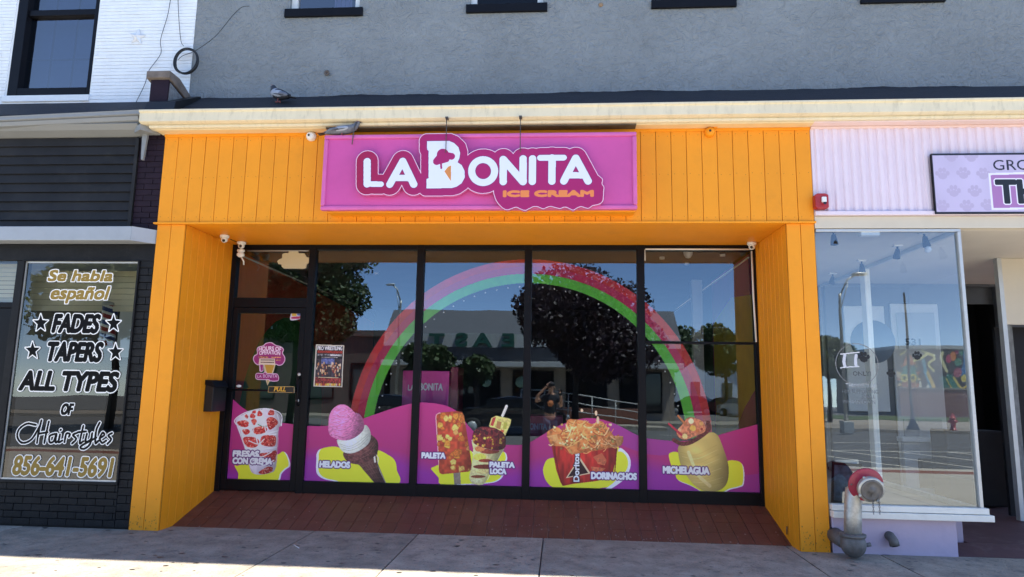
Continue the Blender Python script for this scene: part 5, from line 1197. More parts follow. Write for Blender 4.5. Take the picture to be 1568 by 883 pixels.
MB().lathe([(0, 0), (.075, 0), (.072, .03), (.085, .035), (.085, .05), (.095, .055), (.112, .065), (.116, .08), (.106, .086), (.118, .093), (.118, .118), (.10, .122), (0, .122)], c1, hx, 28).build('hose_inlet', M['galv'], fd)
c2 = c1+hx*.123
MB().lathe([(0, 0), (.100, 0), (.100, .008), (.085, .012), (.080, .006), (.028, .008), (.024, .018), (0, .02)], c2, hx, 24).build('cap', M['iron'], fd)
for t_ in range(4): MB().ball(tuple(c1+hx*.108+Vector((math.cos(t_*1.571+.5), 0, math.sin(t_*1.571+.5)))*.118), .016, 8, 6).build('lug', M['galv'], fd)
for t_ in range(6): MB().ball(tuple(Vector(hc)+hx*.018+Vector((math.cos(t_*1.047), 0, math.sin(t_*1.047)))*.135), .009, 6, 4).build('bolt', M['iron'], fd)
for sx_ in (0, .055):
    ch = None
    for i in range(9):
        q_ = MB().tube([(c2[0]+sx_+.006*math.cos(t)*(1 if i % 2 else .3), c2[1]-.012+.006*math.cos(t)*(0 if i % 2 else 1), c2[2]-.05-i*.019+.012*math.sin(t)) for t in np.linspace(0, 6.283, 9)[:-1]], .0028, 5, closed=True)
        q_.build('chain_link', M['iron'], fd)
vp = thing('drain_pipe', 'short dark drain elbow poking out of the lavender base wall', 'pipe', (3.23, -.03, 0))
p = PY(1364, 826, -.03); MB().tube([(p[0]+.0, .06, p[2]+.03), (p[0], -.02, p[2]+.03), (p[0]+.005, -.07, p[2]), (p[0]+.01, -.085, p[2]-.05)], .045, 14).build('elbow', M['iron'], vp)
MB().lathe([(.032, 0), (.0, .001)], (p[0]+.011, -.0875, p[2]-.053), (.1, -.4, -1), 14).build('mouth', M['black'], vp)
# star, coil, cables
st = PY(210, 56, YW-.02); r1, r2 = .115, .048
P = [(st[0]+(r1 if k % 2 == 0 else r2)*math.sin(k*math.pi/5+.1), st[2]+(r1 if k % 2 == 0 else r2)*math.cos(k*math.pi/5+.1)) for k in range(10)]
stm = MB(); vs = [(x, YW-.014, z) for x, z in P]+[(st[0], YW-.055, st[2])]; stm.add(vs, [(i, (i+1) % 10, 10) for i in range(10)]+[tuple(range(9, -1, -1))])
stm.build('wall_star', mat('bare_white_paint', (.74, .75, .76), .6, .05, 20, dirt=.12, dcol=(.4, .36, .3), dscale=20), None, label='white five pointed star ornament on the white brick wall', cat='ornament')
cc = thing('cable_coil', 'black coil of cable hanging where the white brick meets the grey stucco', 'cable', (-4.57, .28, 5.3), 'cables on the wall')
c0 = PY(285, 93, .26)
m_ = MB()
for k_2 in range(4):
    a_, b2_ = .135+.006*k_2, .150+.004*k_2; ph_ = k_2*.7
    m_.tube([(c0[0]+a_*math.cos(t)+.006*math.sin(ph_*3+t), .27+.012*(k_2 % 3)-.012, c0[2]+b2_*math.sin(t)+.005*math.cos(ph_+2*t)) for t in np.linspace(0, 6.283, 37)[:-1]], .0085, 7, closed=True)
m_.build('coil', M['rubber'], cc)
def wire(pts, lab, r=.0035, Y=.32):
    P = [PY(u, v, Y) for u, v in pts]; Q = [Vector((x, Y-.0, z)) for (x, z) in open_smooth([(p[0], p[2]) for p in P], 6)]
    MB().tube(Q, r, 6).build('wire', M['rubber'], None, label=lab, cat='wire', group='wires on the upper walls')
wire([(263, -15), (257, 22), (246, 60), (246, 82), (228, 108), (222, 128), (208, 157)], 'long thin black wire running down the white brick past the star')
wire([(272, -15), (274, 30), (277, 62), (281, 70)], 'thin black wire dropping from above onto the cable coil')
wire([(272, 92), (280, 85), (300, 77), (330, 55), (355, 25), (370, 11), (382, 9)], 'thin black wire from the coil rising across the grey stucco', Y=.30)
# pigeons
def pigeon(name_label, px, size, flip, tuck, perch, mats):
    """loft along the spine, then wings, tail, legs"""
    o = Vector(perch); t = thing('pigeon', name_label, 'pigeon', tuple(o), 'pigeons on the cornice')
    s = size; X = lambda a, b, c: (o.x+flip*a*s, o.y+b*s, o.z+c*s)
    spine = [(-.30, .10, .035), (-.24, .12, .060), (-.14, .145, .095), (-.02, .17, .120), (.10, .205, .118), (.18, .25, .092), (.215, .305, .062), (.235, .345, .050), (.25, .375, .052), (.268, .392, .046), (.29, .392, .026)]
    if tuck: spine = [(-.26, .13, .035), (-.2, .14, .06), (-.12, .155, .098), (-.02, .18, .125), (.08, .215, .125), (.14, .27, .10), (.15, .32, .075), (.16, .355, .06), (.17, .38, .055), (.185, .395, .04), (.20, .398, .02)]
    seg = 14; vs = []; fs = []
    for i, (a, c, r) in enumerate(spine):
        tx = Vector((spine[min(i+1, 10)][0]-spine[max(i-1, 0)][0], 0, spine[min(i+1, 10)][1]-spine[max(i-1, 0)][1])).normalized(); nn = Vector((-tx.z, 0, tx.x))
        for k in range(seg):
            th = 2*math.pi*k/seg; q = Vector((a, 0, c))+nn*r*math.cos(th)+Vector((0, 1, 0))*r*.92*math.sin(th); vs.append(X(*q))
    for i in range(10):
        for k in range(seg): k2 = (k+1) % seg; fs.append((i*seg+k, i*seg+k2, (i+1)*seg+k2, (i+1)*seg+k))
    fs += [tuple(range(seg)), tuple(10*seg+k for k in range(seg))]
    b = MB(); b.smooth = True; b.add(vs, fs); n = len(fs)
    for j, f in enumerate(b.f): b.m[j] = 0 if j//seg < 4 else (1 if j//seg < 5 else 2) if j < 10*seg else 2
    body = b.build('body', mats, t); sb = body.modifiers.new('s', 'SUBSURF'); sb.levels = sb.render_levels = 1
    for sy in (-1, 1):
        wv_ = MB(); wv_.smooth = True
        for (a, c, rx_, rz_, mi_) in [(.0, .185, .15, .075, 0), (-.09, .165, .16, .055, 1), (-.02, .15, .13, .012, 2), (-.07, .142, .12, .010, 2)]:
            wv_.cur = mi_; cvv = []; nn_ = 14
            for q in range(3):
                for k in range(nn_):
                    th = 2*math.pi*k/nn_; f_ = [1, .75, 0.02][q]; cvv.append(X(a+rx_*f_*math.cos(th)-(.3*rz_*math.sin(th)), sy*(.075+[0, .030, .042][q]+(.008 if mi_ == 2 else 0)), c+rz_*f_*math.sin(th)+.25*rx_*f_*math.cos(th)))
            ff = [(q*nn_+k, q*nn_+(k+1) % nn_, (q+1)*nn_+(k+1) % nn_, (q+1)*nn_+k) for q in range(2) for k in range(nn_)]
            wv_.add(cvv, ff)
        wv_.build('wing', [M['pigl'], M['pige'], M['pigd']], t)
    tl_ = MB()
    for k in range(-2, 3): tl_.add([X(-.20, k*.012, .135), X(-.40, k*.030-.018, .07-.005*abs(k)), X(-.41, k*.030+.012, .07-.005*abs(k)), X(-.20, k*.012+.014, .135), X(-.20, k*.012, .118), X(-.40, k*.030-.018, .062), X(-.41, k*.030+.012, .062), X(-.20, k*.012+.014, .118)], [(0, 1, 2, 3), (7, 6, 5, 4), (0, 4, 5, 1), (1, 5, 6, 2), (2, 6, 7, 3), (3, 7, 4, 0)])
    tl_.build('tail', M['pigd'], t)
    hx_ = spine[9]
    MB().lathe([(.014*s, 0), (.010*s, .02*s), (.002*s, .045*s)], X(hx_[0]+.025, 0, hx_[1]-.005), (flip, 0, -.25), 8).build('beak', M['pigd'], t)
    for sy in (-1, 1): MB().ball(X(hx_[0]-.005, sy*.040, hx_[1]+.012), .007*s, 8, 6).build('eye', M['lamp'], t)
    for sy in (-1, 1):
        lg = MB().tube([X(.0, sy*.04, .09), X(.01, sy*.042, .05), X(.0, sy*.042, .008)], .010*s, 6)
        for da, db in [(.06, 0), (.045, .03), (.045, -.03), (-.035, 0)]: lg.tube([X(0, sy*.042, .008), X(da, sy*.042+db, .004)], .006*s, 5)
        lg.build('leg', M['pigfoot'], t)
    return t
p1 = PY(428, 147, .10)
t = pigeon('dark pigeon with pale breast preening on the roof strip', 0, .55, -1, True, (p1[0], .10, 4.560+(.10+.19)*.408/.538+.004), [M['pigd'], M['pigl'], M['pigd']]); t.rotation_euler[2] = math.radians(-12)
p2 = PY(524, 206, -.2)
t = pigeon('grey pigeon with barred wings perched on the top left of the pink sign', 0, .66, 1, False, (p2[0], -.20, SZ1-.008), [M['pige'], M['pige'], M['pige']]); t.scale = (1, .9, .62)
# bits on the pavement
a, b_ = PZ_(450, 834, .004), PZ_(458, 839, .004); MB().tube([a, b_], .004, 6).build('cigarette_end', M['plastic'], None, label='thin white cigarette end lying on the shaded pavement', cat='litter')
MB().tube([PX_(1205, 818, XR1-.02), PX_(1205, 806, XR1-.02)], .006, 6).build('short_pipe_stub', M['steel'], None, label='tiny dark stub standing at the foot of the right recess wall', cat='stub')
# ================================================================= the far side of the street (seen in the glass)
opp = bpy.data.objects.new('opposite_sidewalk', None); reg(opp, None, (0, -28, 0)); tag(opp, kind='structure')
MB().box(-60, 60, -31.5, -27.2, -.3, 0).build('paving', M['concrete'], opp); MB().box(-60, 60, -27.2, -27.0, -.3, .005).build('kerb', M['concrete'], opp)
MB().box(13.5, 90, -49, -40, -.3, .03).build('grass_verge', M['grass'], None, kind='structure')
MB().box(13.5, 60, -40, -31.5, -.3, .004).build('far_paving', M['concrete'], opp)
MB().box(-60, 13.4, -90, -31.6, -.3, .02).box(13.5, 90, -90, -49, -.3, .02).build('far_ground', M['asphalt'], None, kind='structure')
# bank with mansard roof and green lettering
bk = thing('bank_building', 'bank with grey mansard roof and green raised letters reflected in the middle panes', 'building', (-4, -31, 0))
MB().box(-10, 6.5, -42, -30.5, 0, 3.2).build('wall', M['tan'], bk)
MB().prismx([(-29.6, 4.75), (-31.5, 6.35), (-41, 6.35), (-42, 4.75)], -10.2, 6.7).prismx([(-29.5, 3.15), (-29.3, 3.95), (-42, 3.95), (-42, 3.15)], -10.2, 6.7).build('mansard_roof', M['greyroof'], bk)
MB().box(-10.2, 6.7, -42, -29.4, 3.952, 4.748).build('sign_band', M['signwhite'], bk)
MB().box(-10.3, 6.8, -42, -29.2, 2.85, 3.148).build('white_soffit', M['signwhite'], bk, bevel=.02)
for i in range(5): 
    wn = MB().box(-9+i*3.1, -6.6+i*3.1, -30.52, -30.44, .4, 2.7).build('window', M['frame'], bk); MB().box(-8.9+i*3.1, -7.85+i*3.1, -30.43, -30.42, .5, 2.6).box(-7.75+i*3.1, -6.7+i*3.1, -30.43, -30.42, .5, 2.6).build('pane', M['carglass'], wn)
for x in (-4.35, -2.3): MB().lathe([(0, 0), (.32, 0), (.32, .02), (0, .02)], (x, -30.40, 2.05), (0, 1, 0), 20).build('round_logo', mat('pale_green_disc', (.25, .42, .36), .5), bk)
for i, ch in enumerate('EAST'):                    # letters face the street (+y): their text runs towards -x
    cu = bpy.data.curves.new('letter', 'FONT'); cu.body = ch; cu.size = 1.0; cu.extrude = .12; cu.offset = .03
    ob = bpy.data.objects.new('letter', cu); C.objects.link(ob); dg = bpy.context.evaluated_depsgraph_get(); me = bpy.data.meshes.new_from_object(ob.evaluated_get(dg)); bpy.data.objects.remove(ob)
    me.materials.clear(); me.materials.append(M['green']); ob = bpy.data.objects.new('letter', me); reg(ob, bk, (-2.6-i*1.35, -29.25, 4.0)); ob.rotation_euler = (math.radians(90), 0, math.radians(180)); ob.scale = (1.5, 1.05, 1)
# brick building left of it
bb = thing('brick_building', 'low brown building with flat roof reflected left of the bank', 'building', (-15, -31, 0))
MB().box(-24, -10.4, -42, -30.5, 0, 4.6).build('wall', mat('brown_render', (.13, .10, .085), .9, .15, 2), bb); MB().box(-24.1, -10.3, -42, -30.3, 4.6, 4.95).build('parapet', M['stone'], bb)
for x in (-22, -18.6, -15, -12.4): wn = MB().box(x, x+1.6, -30.51, -30.45, .8, 3.0).build('window', M['frame'], bb); MB().box(x+.08, x+1.52, -30.44, -30.43, .88, 2.92).build('pane', M['carglass'], wn)
# mural wall on the right
YM = 50.0; PM = lambda x, y: PY(1240+x/4.012, 520+y/4.013, YM)[[0, 2]]
mx0 = PM(520, 0)[0]; mw = thing('mural_building', 'low dark building with colourful painted mural facing the street, reflected at the right', 'building', (mx0+8, -55, 0))
MB().box(mx0, mx0+32, -62, -YM-.1, 0, 5.35).build('wall', M['tan'], mw); MB().box(mx0-.1, mx0+32.1, -62, -YM+.05, 5.352, 5.65).build('parapet', M['signwhite'], mw)
MB().box(mx0, mx0+32, -YM-.09, -YM+.25, 0, 2.15).build('brick_base', M['brickred'], mw); MB().box(mx0, mx0+32, -YM-.09, -YM+.3, 2.152, 2.3).build('base_coping', M['tan'], mw)
mu = Cv(mx0, mx0+14, 2.3, 5.3, .025, lambda p: PM(*p)); mu.paint(np.ones_like(mu.a), (40, 38, 42))
for P, cl_2 in [([(565, 170), (600, 75), (655, 150)], (214, 130, 90)), ([(560, 200), (500, 170), (560, 260)], (214, 180, 150)), ([(650, 250), (700, 340), (600, 320)], (206, 130, 96)), ([(575, 300), (540, 340), (630, 350)], (200, 150, 130))]: mu.poly(P, cl_2)
for a0 in range(14):
    t = a0*math.pi/7; mu.poly([(610+52*math.cos(t-.2), 240+70*math.sin(t-.2)), (610+84*math.cos(t), 240+112*math.sin(t)), (610+52*math.cos(t+.2), 240+70*math.sin(t+.2))], (208, 126, 92) if a0 % 2 else (226, 190, 110))
mu.poly([(610+54*math.cos(t), 240+74*math.sin(t)) for t in np.linspace(0, 6, 20)], (70, 150, 132), sm=True); mu.poly([(610+46*math.cos(t), 262+56*math.sin(t)) for t in np.linspace(0, 6, 20)], (176, 116, 92), sm=True)
for ex in (582, 634):
    mu.poly([(ex+25*math.cos(t), 232+25*math.sin(t)) for t in np.linspace(0, 6, 14)], (236, 206, 80), sm=True); mu.poly([(ex+13*math.cos(t), 232+13*math.sin(t)) for t in np.linspace(0, 6, 10)], (120, 140, 70), sm=True); mu.poly([(ex+6*math.cos(t), 232+6*math.sin(t)) for t in np.linspace(0, 6, 10)], (30, 26, 24), sm=True)
mu.stroke([(609, 240), (609, 272)], .08, (236, 206, 80)); mu.stroke([(585, 305), (632, 305)], .06, (96, 44, 44)); mu.stroke([(575, 175), (610, 165), (648, 175)], .14, (50, 130, 120), sm=True)
for P, rr_, cl_2 in [([(558, 92), (600, 62)], .08, (226, 210, 120)), ([(640, 130), (690, 112), (725, 90), (770, 100)], .11, (240, 226, 140)), ([(690, 70), (745, 92), (775, 118), (735, 150), (768, 190)], .09, (236, 220, 130)), ([(680, 262), (690, 310), (722, 312), (736, 272)], .10, (236, 228, 200)), ([(722, 195), (752, 260), (782, 345)], .18, (226, 186, 80)), ([(705, 190), (740, 270), (765, 350)], .08, (60, 150, 180)), ([(700, 130), (715, 190)], .14, (70, 150, 170)),
                  ([(825, 80), (818, 120), (850, 190)], .12, (240, 228, 170)), ([(825, 240), (850, 300), (880, 355)], .26, (30, 110, 96)), ([(865, 225), (900, 290), (940, 355)], .24, (36, 126, 104)), ([(845, 235), (880, 300), (915, 355)], .05, (230, 200, 90)), ([(895, 230), (940, 300), (1000, 345)], .09, (236, 206, 90)), ([(930, 210), (980, 260), (1050, 300)], .08, (240, 220, 140)), ([(950, 60), (960, 130), (945, 210)], .2, (60, 130, 190)), ([(930, 320), (1000, 250), (1080, 220)], .08, (230, 200, 80))]: mu.stroke(P, rr_, cl_2, sm=True)
for (x, y, rx_, ry_, cl_2) in [(862, 120, 16, 26, (200, 60, 96)), (888, 104, 16, 30, (226, 130, 56)), (910, 62, 14, 30, (190, 50, 110)), (934, 70, 14, 30, (60, 150, 120)), (915, 140, 20, 24, (70, 140, 110)), (915, 200, 24, 28, (180, 90, 110)), (952, 235, 16, 22, (236, 206, 80)), (955, 50, 16, 20, (236, 200, 90)), (975, 120, 16, 40, (70, 90, 170)), (1010, 90, 20, 40, (200, 90, 60)), (1050, 150, 30, 60, (90, 60, 130)), (1120, 180, 40, 60, (60, 140, 90))]: mu.poly([(x+rx_*math.cos(t), y+ry_*math.sin(t)) for t in np.linspace(0, 6, 12)], cl_2, sm=True)
mu.mesh('mural_panel', mu.a, mu.material('mural_paint', .8), mw, lambda x, z, off: (x, -YM+.0, z), 0)
# pale house far right and trees
hs_ = thing('pale_house', 'pale gabled house reflected far away at the right pane', 'house', (14, -58, 0))
MB().prism([(9, 0), (18, 0), (18, 3.4), (13.5, 6.2), (9, 3.4)], -66, -58).build('wall', M['houseblue'], hs_)
MB().add([(8.7, -57.7, 3.3), (13.5, -57.7, 6.35), (13.5, -66.3, 6.35), (8.7, -66.3, 3.3)], [(0, 1, 2, 3)]).add([(18.3, -57.7, 3.3), (13.5, -57.7, 6.35), (13.5, -66.3, 6.35), (18.3, -66.3, 3.3)], [(3, 2, 1, 0)]).build('roof', M['greyroof'], hs_)
for x in (10.2, 12.5, 15.5): MB().box(x, x+.9, -58.0, -57.95, 1.2, 2.6).build('window', M['carglass'], hs_)
def tree(x, y, h, cr, cz, leafm, n, label, seed, lobes=7, leafs=.16, trunk=.16, flat=.75):
    r = np.random.default_rng(seed); t = thing('street_tree', label, 'tree', (x, y, 0), 'trees across the street')
    m_ = MB(); m_.tube([(x, y, -.1), (x+.08, y, h*.25), (x-.05, y+.05, cz)], [trunk, trunk*.8, trunk*.5], 8)
    cs = []
    for k in range(lobes):
        a = 2*math.pi*k/lobes+r.random(); rad = cr*(.25+.45*r.random()); c = np.array([x+rad*math.cos(a), y+rad*math.sin(a), cz+(r.random()-.4)*cr*flat]); cs.append((c, cr*(.35+.22*r.random())))
        m_.tube([(x, y, cz*.7), tuple((np.array([x, y, cz])+c)/2+r.normal(0, .1, 3)), tuple(c)], [trunk*.45, trunk*.3, .02], 5)
    cs.append((np.array([x, y, cz+cr*.3]), cr*.55))
    m_.build('trunk', M['trunk'], t)
    idx = r.integers(0, len(cs), n); d = r.normal(0, 1, (n, 3)); d /= np.linalg.norm(d, axis=1)[:, None]; rad = r.random(n)**.45
    cen = np.array([cs[i][0] for i in idx])+d*(rad*np.array([cs[i][1] for i in idx]))[:, None]*np.array([1, 1, flat])
    u = r.normal(0, 1, (n, 3)); u /= np.linalg.norm(u, axis=1)[:, None]; v = np.cross(u, r.normal(0, 1, (n, 3))); v /= np.linalg.norm(v, axis=1)[:, None]
    s = leafs*(.6+.8*r.random(n))[:, None]
    V = np.stack([cen-u*s, cen-v*s*.6, cen+u*s, cen+v*s*.6], 1).reshape(-1, 3); me = bpy.data.meshes.new('crown')
    me.from_pydata(V.tolist(), [], np.arange(n*4).reshape(-1, 4).tolist()); me.materials.append(M[leafm]); o = bpy.data.objects.new('crown', me); reg(o, t, (0, 0, 0)); return t
tree(.6, -20.5, 6.5, 3.4, 4.1, 'leafp', 42000, 'broad dark purple leaved tree reflected in the fourth pane', 1, lobes=14, leafs=.10)
tree(-11.4, -19, 8, 3.0, 5.0, 'leaf', 30000, 'tall green street tree reflected beside the shop door', 2, lobes=12, leafs=.11)
tree(-8.7, -13.5, 9, 2.6, 6.7, 'leaf', 12000, 'green tree with low hanging twigs reflected at the top of the second pane', 3, lobes=9, leafs=.10)
tree(-6.4, -24, 4.2, 1.5, 2.6, 'leaf', 5000, 'small round dark tree reflected in front of the bank lettering', 4)
tree(-4.3, -25, 4.0, 1.2, 2.3, 'leaf', 3500, 'smallest bushy tree reflected just left of the third mullion', 5)
tree(7.8, -40, 7, 2.6, 4.6, 'leaf', 7000, 'green tree reflected right of the rainbow arch', 6)
tree(12.3, -43, 7, 2.6, 4.6, 'leaf', 7000, 'green tree half hiding the pale house in the reflection', 7)
tree(5.0, -33.5, 6, 2.4, 3.9, 'leaf', 7000, 'dark tree reflected behind the purple tree, by the ramp', 8)
tree(15.6, -34, 5.4, 1.9, 3.6, 'leaf2', 16000, 'yellow green tree reflected behind the lamp post in the display window', 9, lobes=9, leafs=.11)
tree(13.6, -32, 3.4, 1.0, 1.7, 'leaf2', 4000, 'low yellow green shrub tree reflected near the display window edge', 10)
tree(-16.5, -17, 8, 3.2, 4.6, 'leaf2', 11000, 'yellow green tree reflected in the barber window', 11, lobes=10)
# lamp posts
def lamp_post(x, y, lab, hx_, h=6.9, k=1):
    t = thing('lamp_post', lab, 'lamp post', (x, y, 0), 'lamp posts across the street')
    MB().tube([(x, y, 0), (x, y, h-1.1), (x, y, h-.9)], [.09, .065, .06], 10).build('pole', M['galv'], t)
    MB().tube([(x, y, h-1.0), (x+hx_*.5, y, h-.25), (x+hx_, y, h)], .035, 8).tube([(x, y, h-1.7), (x+hx_*.55, y, h-.35)], .02, 6).build('arm', M['galv'], t)
    MB().ball((x+hx_*1.25, y, h+.02), (.38*k, .14*k, .09*k)).build('lamp_head', M['alum'], t); MB().box(x-.22, x+.22, y-.22, y+.22, -.1, .45).build('base', M['galv'], t, bevel=.03)
lamp_post(12.6, -24.3, 'grey street lamp with long arm reflected in the display window', .75, 7.0)
lamp_post(-8.9, -27.6, 'grey street lamp reflected in the second pane against the sky', -.5, 7.3, .7)
t = thing('lamp_post', 'black pedestrian lamp post reflected in the display window', 'lamp post', (17, -27.6, 0)); MB().lathe([(.32, 0), (.22, .2), (.12, .45), (.07, .8), (.05, 6.6), (.02, 6.65)], (17, -27.6, 0)).build('pole', M['rubber'], t)
# hydrant
t = thing('fire_hydrant', 'red fire hydrant reflected low in the display window', 'hydrant', (18.9, -27.6, 0)); MB().lathe([(.16, 0), (.16, .05), (.11, .06), (.11, .5), (.15, .52), (.15, .58), (.11, .6), (.09, .7), (.03, .76), (.03, .8)], (18.9, -27.6, 0)).build('barrel', M['red'], t)
MB().tube([(18.7, -27.6, .42), (19.1, -27.6, .42)], .06, 10).tube([(18.9, -27.6, .42), (18.9, -27.4, .42)], .075, 10).build('outlet', M['red'], t)
# ramp railing and low brick wall
t = thing('ramp_railing', 'white tubular ramp railing reflected low in the fourth pane', 'railing', (.8, -24, 0))
for z in (.55, .95, 1.35): MB().tube([(-1.9, -24, z+.25), (-.8, -24, z+.25), (3.8, -24, z-.35)], .03, 6).build('rail', M['signwhite'], t)
for i in range(6): x = -1.9+i*1.14; MB().tube([(x, -24, 0), (x, -24, 1.62-max(0, (x+.8))*.13)], .03, 6).build('post', M['signwhite'], t)
MB().box(-2.6, 4.2, -24.6, -24.3, 0, .75).build('low_brick_wall', M['brickred'], None, label='low red brick planter wall behind the ramp railing in the reflection', cat='wall')
MB().box(-3.2, 4.8, -24.2, -22.4, -.3, .003).build('ramp_paving', M['concrete'], None, kind='structure')
MB().tube([(3.1, -31, 0), (3.1, -31, 2.2)], .05, 6).tube([(3.1, -31, 2.0), (3.5, -31, 2.3)], .04, 6).build('signpost', M['frame'], None, label='slim dark signpost beyond the ramp in the reflection', cat='post')
for i, x in enumerate((2.9, 3.6)): MB().lathe([(.10, 2.45), (.17, 2.95), (.15, 2.97)], (x, -30.9, 0)).tube([(3.25, -30.9, 1.6), (x, -30.9, 2.4)], .03, 6).build('cup_lantern', M['bulb'], None, label=['white cup shaped lantern, left one of the reflected pair', 'white cup shaped lantern, right one of the reflected pair'][i], cat='lantern', group='cup lanterns')
for i, x in enumerate((5.6, 5.95)): MB().lathe([(.09, 0), (.09, .95), (.0, 1.0)], (x, -33, 0)).build('bollard', M['muralyellow'], None, label=['left yellow bollard of the reflected pair', 'right yellow bollard of the reflected pair'][i], cat='bollard', group='yellow bollards')
# cars
def car(x, y, rz, paint, label, L=4.6):
    t = thing('parked_car', label, 'car', (0, 0, 0), 'cars across the street')
    side = [(-2.25, .35), (-2.3, .62), (-2.2, .88), (-1.75, .98), (-1.25, 1.02), (-.75, 1.38), (-.1, 1.47), (.55, 1.42), (1.25, 1.03), (1.9, .90), (2.25, .72), (2.3, .5), (2.22, .32)]
    n = len(side); vs = []; fs = []
    for sy, k in ((-.87, 1), (-.80, .0), (.80, .0), (.87, 1)):
        pass
    rows = [(-.70, 1.0), (-.88, .93), (.88, .93), (.70, 1.0)]
    for j, (yy, kk) in enumerate(rows):
        for (a, z) in side:
            yv = yy if z < 1.1 else yy*(.82 if abs(yy) > .8 else .86); vs.append((a*(1 if kk == 1 else .995), yv, z if kk == 1 else (z*.985 if z > .9 else z)))
    for j in range(3):
        for i in range(n): i2 = (i+1) % n; fs.append((j*n+i, (j+1)*n+i, (j+1)*n+i2, j*n+i2))
    fs += [tuple(range(n)), tuple(3*n+i for i in range(n-1, -1, -1))]
    b = MB(); b.smooth = False; b.add(vs, fs); b.build('body', M[paint], t, bevel=.03)
    for s_ in (-1, 1):
        MB().add([(-1.15, s_*.80, 1.04), (1.15, s_*.80, 1.03), (.5, s_*.75, 1.36), (-.68, s_*.75, 1.34)], [(0, 1, 2, 3) if s_ < 0 else (3, 2, 1, 0)]).build('side_window', M['carglass'], t)
        o_ = t['label']
    for s_ in (-1, 1): MB().box(s_*2.2-.06, s_*2.2+.06, -.75, -.45, .62, .76).box(s_*2.2-.06, s_*2.2+.06, .45, .75, .62, .76).build('headlight' if s_ > 0 else 'tail_light', M['bulb'] if s_ > 0 else M['lamp'], t)
    for a in (-1.42, 1.42):
        for s_ in (-1, 1):
            wh = MB().lathe([(.20, 0), (.32, .0), (.335, .04), (.335, .17), (.32, .20), (.2, .2)], (a, s_*.92, .33), (0, -s_, 0), 18).build('wheel', M['tyre'], t); MB().lathe([(0, -.005), (.2, -.005), (.21, .02)], (a, s_*.92, .33), (0, -s_, 0), 12).build('rim', M['alum'], wh)
    t.location = (x, y, -.15); t.rotation_euler[2] = rz
car(-6.6, -17.6, 0, 'carblack', 'dark car with bright roof line reflected behind the ice cream cone print')
car(-1.9, -17.4, 0, 'carblack', 'black saloon car reflected behind the fruit cup print')
car(10.8, -46, .5, 'carblack', 'dark car reflected at the far right under the trees')
car(12.6, -44, .3, 'carred', 'dark red car reflected beside the dark one at the far right')
car(12.5, -38.5, 1.3, 'carwhite', 'white car reflected at the far right edge of the last pane')
# ================================================================= the photographer (reflected in the glass)
ph = thing('person', 'person in dark cap and navy t-shirt with orange print, left arm raised, taking the photo', 'person', (-.24, -7.55, 0))
def skin_mesh(name, joints, edges, m_, par, root=0, sub=1):
    me = bpy.data.meshes.new(name); me.from_pydata([j[:3] for j in joints], edges, []); o = bpy.data.objects.new(name, me); reg(o, par, (0, 0, 0)); me.materials.append(m_)
    sk = o.modifiers.new('skin', 'SKIN'); sk.use_smooth_shade = True
    for i, j in enumerate(joints):
        v = me.skin_vertices[0].data[i]; r = j[3]; v.radius = r if isinstance(r, tuple) else (r, r); v.use_root = (i == root)
    s_ = o.modifiers.new('sub', 'SUBSURF'); s_.levels = s_.render_levels = sub; return o
bx, by = -.24, -7.62
J = [(bx, by, .93, (.15, .11)), (bx, by, 1.10, (.14, .10)), (bx, by-.01, 1.28, (.16, .11)), (bx, by, 1.40, (.13, .09)), (bx, by+.01, 1.48, .055), (bx, by+.03, 1.55, .06), (bx, by+.03, 1.64, (.080, .095)), (bx, by+.02, 1.71, .07),
     (bx-.17, by, 1.38, .065), (bx-.36, by+.10, 1.27, .048), (bx-.30, by+.16, 1.42, .04), (bx-.14, by+.18, 1.60, .028), (bx-.10, by+.19, 1.66, .030),
     (bx+.17, by, 1.38, .065), (bx+.27, by+.12, 1.16, .048), (bx+.25, by+.30, 1.38, .036), (bx+.225, by+.36, 1.46, .028), (bx+.225, by+.37, 1.50, .030),
     (bx-.09, by, .86, .095), (bx-.11, by+.02, .48, .062), (bx-.12, by-.03, .10, .042), (bx+.09, by, .86, .095), (bx+.11, by+.02, .48, .062), (bx+.12, by-.03, .10, .042)]
E_ = [(0, 1), (1, 2), (2, 3), (3, 4), (4, 5), (5, 6), (6, 7), (3, 8), (8, 9), (9, 10), (10, 11), (11, 12), (3, 13), (13, 14), (14, 15), (15, 16), (16, 17), (0, 18), (18, 19), (19, 20), (0, 21), (21, 22), (22, 23)]
skin_mesh('body', J, E_, M['skin'], ph)
# shirt and jeans slightly larger than the body
sj = [(bx, by, .90, (.17, .13)), (bx, by, 1.10, (.16, .12)), (bx, by-.01, 1.28, (.178, .128)), (bx, by, 1.40, (.145, .10)), (bx, by+.005, 1.45, .065), (bx-.17, by, 1.385, .085), (bx-.29, by+.06, 1.31, .07), (bx+.17, by, 1.385, .085), (bx+.24, by+.08, 1.24, .07)]
skin_mesh('t_shirt', sj, [(0, 1), (1, 2), (2, 3), (3, 4), (3, 5), (5, 6), (3, 7), (7, 8)], M['navy'], ph)
jj = [(bx, by, .93, (.165, .125)), (bx-.09, by, .84, .11), (bx-.11, by+.02, .48, .08), (bx-.12, by-.03, .09, .065), (bx+.09, by, .84, .11), (bx+.11, by+.02, .48, .08), (bx+.12, by-.03, .09, .065)]
skin_mesh('jeans', jj, [(0, 1), (1, 2), (2, 3), (0, 4), (4, 5), (5, 6)], M['denim'], ph)
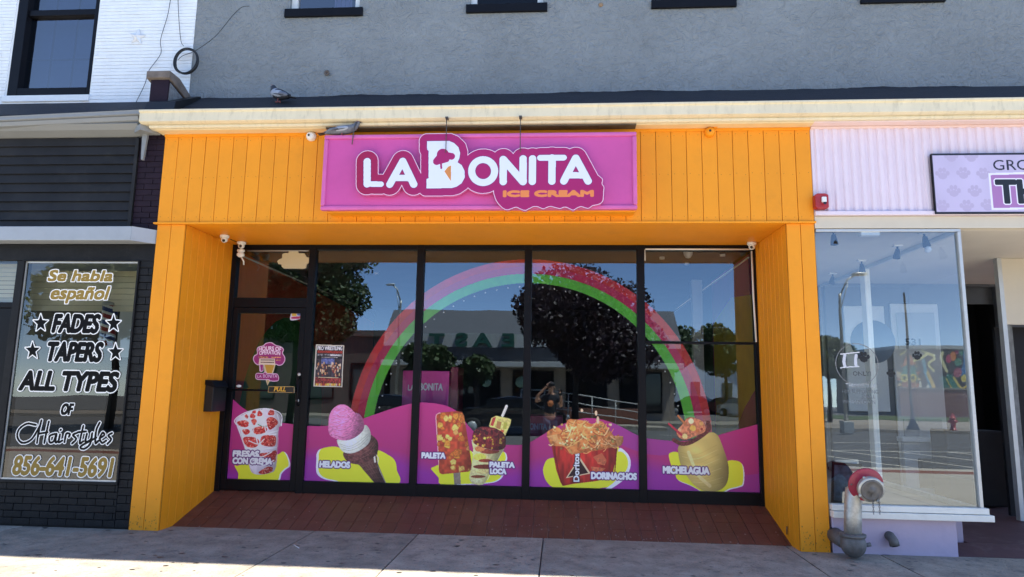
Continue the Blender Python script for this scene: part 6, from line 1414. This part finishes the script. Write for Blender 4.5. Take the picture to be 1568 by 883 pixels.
MB().ball((bx, by+.02, 1.70), (.095, .11, .075), 16, 10).box(bx-.075, bx+.075, by+.09, by+.19, 1.695, 1.708).build('cap', M['hair'], ph)
MB().lathe([(0, 0), (.075, 0), (.075, .004), (0, .005)], (bx, by+.128, 1.24), (0, 1, 0), 20).build('shirt_print', mat('orange_print', (.6, .2, .08), .8), ph)
MB().ball((bx, by+.125, 1.60), (.016, .022, .024)).build('nose', M['skin'], ph)
for s_ in (-1, 1):
    MB().ball((bx+s_*.032, by+.108, 1.628), .011, 8, 6).build('eye', M['carglass'], ph); MB().ball((bx+s_*.092, by+.02, 1.62), (.012, .02, .032), 8, 6).build('ear', M['skin'], ph); MB().ball((bx+s_*.12, by+.05, .05), (.05, .13, .05)).build('shoe', M['rubber'], ph)
def hand(c, up, out, fwd, side):
    c, up, out, fwd = map(Vector, (c, up, out, fwd)); 
    js = [tuple(c)+(.028,), tuple(c+up*.05)+((.036, .018),)]; ed = [(0, 1)]; base = 1
    for k, (o_, L3) in enumerate([(-.027, .062), (-.009, .072), (.009, .068), (.027, .052)]):
        b0 = c+up*.075+out*o_; i0 = len(js); js += [tuple(b0)+(.010,), tuple(b0+up*L3*.5+fwd*.008)+(.009,), tuple(b0+up*L3*.9+fwd*.022)+(.008,)]; ed += [(1, i0), (i0, i0+1), (i0+1, i0+2)]
    b0 = c+up*.03-out*.035*side; i0 = len(js); js += [tuple(b0)+(.011,), tuple(b0-out*.02*side+up*.03+fwd*.01)+(.010,)]; ed += [(0, i0), (i0, i0+1)]
    skin_mesh('hand', js, ed, M['skin'], ph, 0)
hand((bx-.10, by+.19, 1.66), (.55, 0, .83), (0, 1, 0), (.8, 0, -.4), 1); hand((bx+.225, by+.37, 1.46), (0, .1, 1), (0, 1, 0), (-.6, .3, 0), 1)
MB().box(-.045, .035, -7.235, -7.225, 1.43, 1.575).build('phone', M['rubber'], None, label='black phone held upright by the photographer', cat='phone', bevel=.006)
print('OBJECTS', len(bpy.data.objects), 'TRIS', sum(len(o.data.polygons) for o in bpy.data.objects if o.type == 'MESH'))
